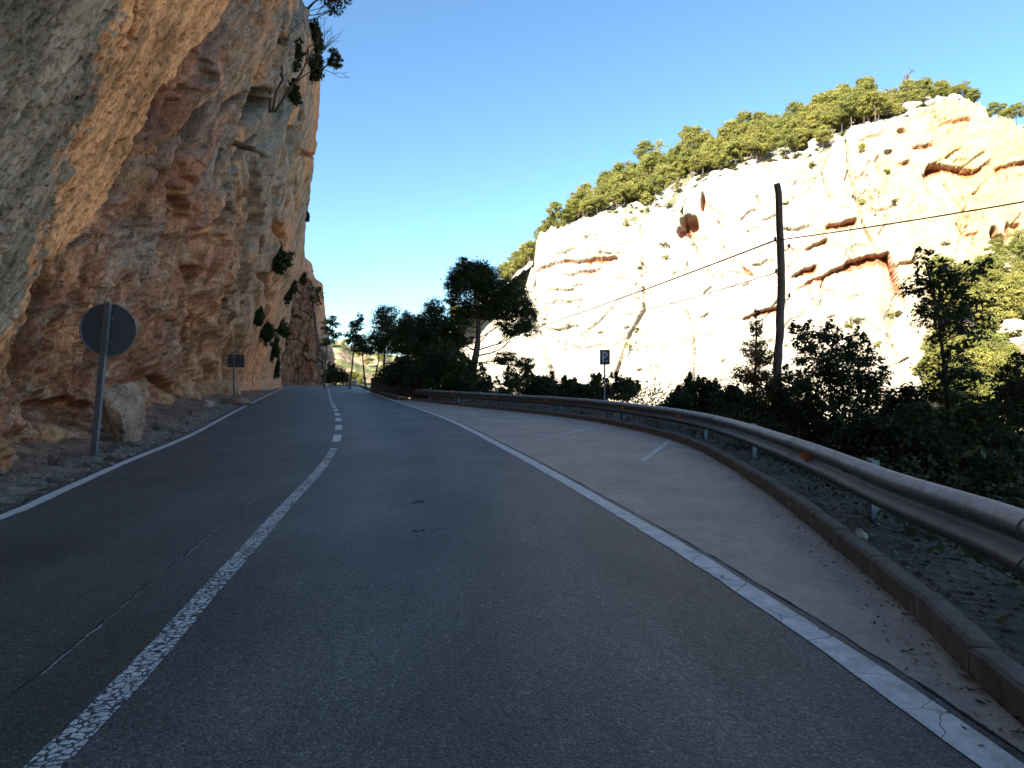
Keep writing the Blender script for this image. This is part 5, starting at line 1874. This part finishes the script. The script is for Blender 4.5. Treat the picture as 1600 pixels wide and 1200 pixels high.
for dz in (-0.2, 0.2):
    m = MB()
    m.box((0, 0.0, 0), (0.17, 0.02, 0.05)).box((0, -0.06, 0), (0.13, 0.014, 0.035))
    o = m.build("clamp", M['sign_pole'], sg)
    o.location = (0, 0.028, disc_c[2] + dz)

D_ = 30
b = W3(365.5, 622, D_)
sg = empty("rectangular_road_sign", b, "back of a small rectangular grey sign on a thin post by the cliff", "road sign")
k_ = D_ / F
Hs = (622 - 554) * k_
o = MB().box((0, 0, 0), (0.08, 0.05, Hs + 0.3)).build("pole", M['sign_pole'], sg)
o.location = (0, 0, Hs / 2 - 0.15)
o = MB().box((0, 0, 0), (30 * k_, 0.025, 20 * k_)).build("panel", M['sign_back'], sg)
facing_frame(o, (2.5 * k_, 0.045, Hs - 10 * k_), 0, 0, math.radians(-12))
for dz in (-6, 6):
    o = MB().box((0, 0, 0), (29 * k_, 0.014, 0.04)).build("stiffener", M['sign_pole'], sg)
    facing_frame(o, (2.5 * k_, 0.024, Hs - 10 * k_ + dz * k_), 0, 0, math.radians(-12))

# parking sign
D_ = 19.6
k_ = D_ / F
bx = (945 - CX) * k_
sg = empty("parking_sign", (bx, D_, 0.0), "blue parking sign with white letter P behind the guardrail", "parking sign")
topz = CH + (HY - 546.5) * k_
pw, ph = 15.5 * k_, 23.5 * k_
o = MB().box((0, 0, 0), (0.055, 0.035, topz + 0.25)).build("post", M['sign_pole'], sg)
o.location = (0, 0.03, topz / 2 - 0.15)
o = MB().box((0, 0, 0), (pw, 0.018, ph)).build("panel", M['sign_blue'], sg)
pz = topz - ph / 2
ry = math.radians(3)
facing_frame(o, (0.0, -0.012, pz), 0, 0, math.radians(-8))
panel = o
m = MB()
# white border of the panel
bw = 0.012
m.box((0, 0, ph / 2 - 0.018), (pw - 0.03, 0.004, bw)).box((0, 0, -ph / 2 + 0.018), (pw - 0.03, 0.004, bw))
m.box((pw / 2 - 0.018, 0, 0), (bw, 0.004, ph - 0.05)).box((-pw / 2 + 0.018, 0, 0), (bw, 0.004, ph - 0.05))
m.build("border", simple("grey_sign_edge", (0.22, 0.22, 0.25), 0.5, 0.3, 0, 0.1, 6, 0), panel).location = (0, -0.0115, 0)
# letter P: stem and bowl
m = MB()
sw = 0.062
xh = -pw * 0.26
Hp = ph * 0.76
m.box((xh + sw / 2, 0, 0), (sw, 0.005, Hp))
ro, ri_ = Hp * 0.285, Hp * 0.285 - sw * 0.82
cxp, czp = xh + sw * 1.15, Hp / 2 - ro
V, Fc = [], []
ns_ = 20
arc = [(-math.pi / 2 + math.pi * i / ns_) for i in range(ns_ + 1)]
outer = [(xh + sw, czp - ro)] + [(cxp + ro * 0.95 * math.cos(a), czp + ro * math.sin(a)) for a in arc] + [(xh + sw, czp + ro)]
inner = [(xh + sw, czp - ri_)] + [(cxp + ri_ * 0.95 * math.cos(a), czp + ri_ * math.sin(a)) for a in arc] + [(xh + sw, czp + ri_)]
for y_ in (-0.0025, 0.0025):
    V += [(a, y_, c) for a, c in outer] + [(a, y_, c) for a, c in inner]
no = len(outer)
for i in range(no - 1):
    Fc.append((i, i + 1, no + i + 1, no + i))
    Fc.append((2 * no + i, 3 * no + i, 3 * no + i + 1, 2 * no + i + 1))
    Fc.append((i, 2 * no + i, 2 * no + i + 1, i + 1))
    Fc.append((no + i, no + i + 1, 3 * no + i + 1, 3 * no + i))
m.add(V, Fc)
m.build("letter_p", M['sign_white'], panel).location = (0, -0.0125, 0)
# small round white mark at the lower right
m = MB()
m.tube([(0.062, 0.003, -ph * 0.255), (0.062, -0.003, -ph * 0.255)], 0.032, 14)
m.build("small_mark", M['sign_white'], panel).location = (0, -0.0125, 0)

# ------------------------------------------------------------------ wooden pole, cables, pylon
D_ = 14.0
k_ = D_ / F
pts = [(1203, 770), (1207, 690), (1213, 600), (1219, 500), (1220.5, 430), (1218, 350), (1215, 288)]
wp = [W3(a, b_, D_) for a, b_ in pts]
up = empty("utility_pole", wp[0], "bent weathered wooden utility pole beyond the guardrail", "utility pole")
o_ = np.array(wp[0])
m = MB()
Q = resample(catmull([np.array(p) - o_ for p in wp], 0.3), 0.22)
m.tube(list(Q + rng.normal(size=Q.shape) * 0.008), list(np.linspace(0.118, 0.076, len(Q)) * (1 + 0.03 * rng.normal(size=len(Q)))), 12)
m.build("shaft", M['pole_wood'], up, True)


def bracket(px, py, side):
    c = np.array(W3(px, py, D_)) - o_
    m = MB()
    m.tube([c, c + np.array([0.12 * side, -0.10, 0.0]), c + np.array([0.16 * side, -0.10, 0.06])], 0.012, 6)
    br = m.build("bracket", M['bolt'], up, True)
    m = MB()
    e = c + np.array([0.16 * side, -0.10, 0.06])
    m.tube([e, e + np.array([0, 0, 0.02]), e + np.array([0, 0, 0.03]), e + np.array([0, 0, 0.06]), e + np.array([0, 0, 0.07]), e + np.array([0, 0, 0.1])], [0.02, 0.036, 0.024, 0.034, 0.022, 0.012], 10)
    m.build("insulator", M['porcelain'], br, True)
    return e + o_


e1 = bracket(1218.5, 381, -1)
e2 = bracket(1219.5, 392, 1)
e3 = bracket(1220, 431, -1)
e4 = bracket(1220, 469, 1)
m = MB()
c = np.array(W3(1215, 290, D_)) - o_
m.tube([c, c + np.array([0.0, 0, 0.06])], [0.02, 0.014], 6)
m.build("cap_pin", M['bolt'], up)


def cable(label, P0, P1, sag, r, group):
    P0, P1 = np.array(P0, float), np.array(P1, float)
    t = np.linspace(0, 1, 40)[:, None]
    P = P0 + (P1 - P0) * t
    P[:, 2] -= (4 * sag * t * (1 - t))[:, 0]
    m = MB()
    m.tube(list(P), r, 5)
    return tag(m.build("overhead_cable", M['cable'], None, True), label, "cable", group)


cable("upper overhead cable running from the wooden pole toward the large pine", e1, W3(770, 530, 62), 0.25, 0.021, None)
cable("overhead cable running from the wooden pole to the upper right", e1 + np.array([0.02, 0, 0]), W3(1650, 306.5, 9.5), 0.03, 0.015, None)
cable("fainter lower cable from the wooden pole toward the pale wall", e3, W3(975, 492.5, 26), 0.06, 0.012, None)

D_ = 170.0
k_ = D_ / F
b = W3(1417, 150, D_)
py_ = empty("transmission_pylon", b, "small steel lattice pylon rising above the ridge pines", "pylon")
m = MB()
Hh = (150 - 116) * k_
hw_ = 10.5 * k_
legs = []
for sx in (-1, 1):
    for sy in (-1, 1):
        a, t_ = np.array([sx * hw_, sy * hw_, -1.0]), np.array([sx * 0.35, sy * 0.35, Hh])
        legs.append((a, t_))
        m.tube([a, t_], 0.12, 4)
for i in range(6):
    t0, t1 = i / 6, (i + 1) / 6
    for (i0, i1) in ((0, 1), (1, 3), (3, 2), (2, 0)):
        p0_, p1_ = legs[i0], legs[i1]
        m.tube([p0_[0] + (p0_[1] - p0_[0]) * t0, p1_[0] + (p1_[1] - p1_[0]) * t1], 0.06, 4)
        m.tube([p1_[0] + (p1_[1] - p1_[0]) * t0, p0_[0] + (p0_[1] - p0_[0]) * t1], 0.06, 4)
m.build("lattice_body", M['lattice'], py_)
m = MB()
a0 = np.array([-12 * k_, -0.6, 2.5])
a1 = np.array([10 * k_, 0.6, (150 - 108) * k_])
m.tube([a0, a1], [0.2, 0.28], 5)
for s_2 in (0.55, 0.8):
    p = a0 + (a1 - a0) * s_2
    m.tube([p, np.array([0, 0, Hh])], 0.06, 4)
m.build("slanting_arm", M['bolt'], py_)
m = MB()
m.tube([a1 + np.array([-0.9, 0, 0.45]), a1 + np.array([1.2, 0, -0.55])], 0.1, 4)
m.tube([a1 + np.array([-0.9, 0, 0.45]), a1 + np.array([-0.9, 0, 1.0])], 0.07, 4)
m.build("cross_arm", M['lattice'], py_)

# ------------------------------------------------------------------ boulders at the cliff foot, stones, litter
def boulder(label, px, py, D_, size, seed, c, rz=0.0, sub=4, rough=0.18):
    P, Fc = rock_mesh("boulder", seed, sub, rough, size, 9)
    o = link("boulder", np_mesh("boulder", P, Fc, False, np.array(c) * (1 + 0.15 * fbm(P[:, 0] * 4, P[:, 1] * 4, P[:, 2] * 4, 3))[:, None]), M['boulder'])
    o.location = W3(px, py, D_)
    o.rotation_euler = (0, 0, rz)
    return tag(o, label, "boulder")


boulder("tall pale rock slab at the cliff foot right of the round sign", 194, 658, 11.0, (0.38, 0.6, 0.72), 5, (0.46, 0.285, 0.195))
boulder("small pale stone at the cliff foot midway to the rectangular sign", 326, 632, 20.6, (0.24, 0.25, 0.2), 18, (0.46, 0.33, 0.25))
boulder("small reddish rock below the rectangular sign", 372, 628, 27.0, (0.6, 0.4, 0.3), 22, (0.33, 0.2, 0.15))
boulder("white stone on the gravel behind the kerb", 1342, 838, 4.35, (0.055, 0.07, 0.075), 31, (0.55, 0.54, 0.52), 0, 3)
# individual stones along the left shoulder
st_meshes = []
for i in range(6):
    P, Fc = rock_mesh("stone", 50 + i, 2, 0.2, (1, 0.8, 0.6), 6)
    st_meshes.append(np_mesh("stone", P, Fc, False, np.array([0.33, 0.26, 0.21]) * np.ones((len(P), 3))))
for i in range(110):
    j = int(R.triangular(60, len(ls) - 400, 130))
    p = ls[j]
    nl = left_normals(ls[max(0, j - 2):j + 3])[2]
    o_ = abs(R.gauss(0.55, 0.4)) + 0.12
    q = p + nl * o_
    s_k = R.choice([0.025, 0.035, 0.05, 0.07, 0.1]) * R.uniform(0.7, 1.3)
    o = link("stone", st_meshes[i % 6], M['boulder'])
    o.location = (q[0], q[1], 0.003 + 0.22 * max(0, o_ - 0.35) ** 1.3 + s_k * 0.35)
    o.rotation_euler = (R.uniform(-.4, .4), R.uniform(-.4, .4), R.uniform(0, 6.28))
    o.scale = (s_k,) * 3
    tag(o, "small pale stone on the gravel at the cliff foot", "stone", "stones along the left shoulder")


def scatter_stones(name, P, lo, hi, n_, smin, smax, zf, col, label):
    B, Fb = rock_mesh("s", 80, 1, 0.2, (1, 0.85, 0.65), 5)
    Ln = left_normals(P)
    idx = (len(P) * rng.random(n_) ** 1.7).astype(int).clip(0, len(P) - 1)
    o_ = lo + (hi - lo) * rng.random(n_)
    q = P[idx] + Ln[idx] * o_[:, None]
    s_k = smin + (smax - smin) * rng.random(n_) ** 3
    an = rng.random(n_) * 6.28
    ca, sa = np.cos(an), np.sin(an)
    V = B[None] * s_k[:, None, None]
    V = np.stack([V[..., 0] * ca[:, None] - V[..., 1] * sa[:, None], V[..., 0] * sa[:, None] + V[..., 1] * ca[:, None], V[..., 2]], -1)
    V += np.stack([q[:, 0], q[:, 1], zf(o_) + s_k * 0.25], -1)[:, None, :]
    Fq = (np.arange(n_) * len(B))[:, None, None] + Fb[None]
    cc = np.array(col)[None, None, :] * (0.55 + 0.9 * rng.random(n_))[:, None, None] * np.ones((1, len(B), 1))
    tag(link(name, np_mesh(name, V.reshape(-1, 3), Fq.reshape(-1, 3), False, cc.reshape(-1, 3)), M['boulder']), label, "gravel", kind='stuff')


scatter_stones("gravel", ls[(ls[:, 1] > 3)], 0.10, 1.1, 5200, 0.008, 0.045, lambda o_: 0.003 + 0.22 * np.maximum(0, o_ - 0.35) ** 1.3, (0.27, 0.21, 0.165), "loose gravel along the left road edge")
scatter_stones("gravel", kd, -1.3, -0.17, 9000, 0.006, 0.032, lambda o_: 0.045 - np.maximum(0, -o_ - 0.8) * 0.75, (0.17, 0.155, 0.135), "grey gravel under the guardrail")


def litter(name, P, lo, hi, n_, L, z0, label, col, power=1.6):
    Ln = left_normals(P)
    idx = (len(P) * rng.random(n_) ** power).astype(int).clip(0, len(P) - 1)
    o_ = lo + (hi - lo) * rng.random(n_) ** 2.2
    o_ = o_ * (0.35 + 0.9 * (0.5 + 0.5 * np.sin(idx * 0.037) * np.cos(idx * 0.011)))
    q = P[idx] + Ln[idx] * o_[:, None]
    C = np.c_[q, z0 + rng.random(n_) * 0.012]
    nn = unit(n_) * 0.45 + np.array([0, 0, 1])
    nn /= np.linalg.norm(nn, axis=1)[:, None]
    a = np.cross(nn, unit(n_)); a /= np.linalg.norm(a, axis=1)[:, None]
    b = np.cross(nn, a)
    ll = (L * (0.4 + 1.0 * rng.random(n_)))[:, None]
    V = np.stack([C - a * ll * .5, C + b * ll * .2, C + a * ll * .5, C - b * ll * .2], 1)
    cc = np.repeat(np.array(col)[None] * (0.4 + 1.2 * rng.random(n_))[:, None], 4, 0)
    tag(link(name, np_mesh(name, V.reshape(-1, 3), np.arange(4 * n_).reshape(-1, 4), False, cc), M['dead_leaf']), label, "leaves", kind='stuff')


litter("fallen_leaves", kd, 0.0, 0.24, 3600, 0.028, 0.0, "brown leaf litter gathered along the foot of the kerb", (0.10, 0.065, 0.04))
litter("fallen_leaves", kd, -0.2, -1.0, 2600, 0.05, 0.06, "dry leaves and twigs on the verge behind the kerb", (0.11, 0.085, 0.055))
litter("fallen_leaves", ls[ls[:, 1] > 3], 0.1, 1.2, 2600, 0.04, 0.03, "dry leaves on the gravel at the cliff foot", (0.12, 0.08, 0.05))
# low undergrowth on the brink behind the verge
def undergrowth(name, label, o_lo, o_hi, h, n_, L, seed):
    r_n = np.random.default_rng(seed)
    Ln = left_normals(kd)
    nc = n_ // 26
    # more clumps where the rail is near: even spacing as seen along the bend
    idx = (len(kd) * r_n.random(nc) ** 1.25).astype(int).clip(0, len(kd) - 1)
    o_ = -(o_lo + (o_hi - o_lo) * r_n.random(nc))
    q = kd[idx] + Ln[idx] * o_[:, None]
    gz = np.maximum(terrain_z(q[:, 0], q[:, 1]), -3)
    top = h * (0.5 + 0.9 * noise3(q[:, 0] * 0.7, q[:, 1] * 0.7, 3.0)) * sstep(3.0, 12.0, q[:, 1]) - 0.06 * sstep(9, 4, q[:, 1])
    hh = np.maximum(top * np.clip((-o_ - 0.6) / 0.8, 0.3, 1) - gz, 0.12)
    k_ = np.repeat(np.arange(nc), 26)
    off_ = r_n.normal(size=(len(k_), 3)) * np.array([0.16, 0.16, 0.1])
    C = np.c_[q[k_], gz[k_] + hh[k_] * r_n.random(len(k_))] + off_
    m_ = len(C)
    nn = r_n.normal(size=(m_, 3)) + np.array([0, 0, 0.8])
    nn /= np.linalg.norm(nn, axis=1)[:, None]
    a = np.cross(nn, r_n.normal(size=(m_, 3))); a /= np.linalg.norm(a, axis=1)[:, None]
    b = np.cross(nn, a)
    ll = (L * (0.5 + r_n.random(m_)))[:, None]
    V = np.stack([C - a * ll * .5, C + b * ll * .24, C + a * ll * .5, C - b * ll * .24], 1)
    cc = np.repeat(np.array(SHRUB)[None] * (0.6 + 0.8 * r_n.random(m_))[:, None] * np.stack([0.9 + 0.7 * r_n.random(m_), np.ones(m_), 0.9 * np.ones(m_)], 1), 4, 0)
    tag(link(name, np_mesh(name, V.reshape(-1, 3), np.arange(4 * m_).reshape(-1, 4), False, cc), M['leaf_near']), label, "undergrowth", kind='stuff')


undergrowth("undergrowth", "dark low undergrowth on the brink behind the guardrail", 0.6, 3.2, 0.55, 64000, 0.07, 5)
undergrowth("undergrowth", "dark scrub down the slope behind the guardrail", 2.5, 9.0, 1.3, 60000, 0.12, 6)

for i, (dq, oq, hq, lab) in enumerate(((6.6, 0.75, 0.28, "dry tuft on the gravel at the left picture edge"), (8.3, 0.7, 0.22, "small dry tuft just before the round sign's pole"), (9.9, 0.6, 0.25, "dry tuft beside the foot of the round sign's pole"),
                                       (13.5, 0.8, 0.3, "dry tuft at the cliff foot after the round sign"), (18.0, 0.9, 0.35, "dry tuft midway between the two sign backs"), (26.0, 0.9, 0.4, "dry tuft just before the rectangular sign"), (34.0, 0.8, 0.4, "dry tuft just beyond the rectangular sign"))):
    j = int(np.argmin(np.abs(ls[:, 1] - dq)))
    q = ls[j] + left_normals(ls[j - 2:j + 3])[2] * oq
    root = empty("dry_tuft", (q[0], q[1], 0.003 + 0.22 * max(0, oq - 0.35) ** 1.3), lab, "plant")
    m = MB()
    for _ in range(26):
        d = np.array([R.gauss(0, 0.45), R.gauss(0, 0.45), 1.0])
        st_ = np.array([R.gauss(0, 0.05), R.gauss(0, 0.05), -0.02])
        m.tube([tuple(st_), tuple(st_ + d * hq * 0.5), tuple(st_ + d * hq * R.uniform(0.6, 1.0) + np.array([0, 0, -0.25 * hq * (d[0] ** 2 + d[1] ** 2)]))], [0.004, 0.0035, 0.0015], 3, False)
    m.build("blades", M['twig'], root)
# dry stems growing by the verge
for i, (px, D_, h_) in enumerate(((1438, 3.35, 0.45), (1560, 2.9, 0.3), (1120, 9.8, 0.35), (1010, 14.2, 0.3), (900, 19, 0.3), (960, 17, 0.35), (780, 24, 0.4))):
    g_ = None
    j = int(np.argmin(np.abs(kd[:, 1] - D_)))
    q = kd[j] - left_normals(kd[max(0, j - 2):j + 3])[min(2, j)] * R.uniform(0.45, 0.7)
    m = MB()
    root = empty("dry_weed", (q[0], q[1], 0.05), ["dry forked stem by the kerb below the near guardrail", "short dry tuft by the kerb at the right edge", "dry stems under the guardrail by the second bay line", "dry tuft under the guardrail at the middle of the bend",
                                                  "dry tuft under the guardrail left of the parking sign", "dry stems under the guardrail right of the parking sign", "dry tuft under the far guardrail before the large pine"][i], "plant")
    for _ in range(9 if i else 5):
        d = np.array([R.gauss(0, 0.22), R.gauss(0, 0.22), 1.0])
        m.tube([(0, 0, -0.03), tuple(d * h_ * 0.5 + rng.normal(size=3) * 0.02), tuple(d * h_ * R.uniform(0.7, 1.1) + rng.normal(size=3) * 0.05)], [0.006, 0.005, 0.002], 4, False)
    m.build("stems", M['twig'], root)
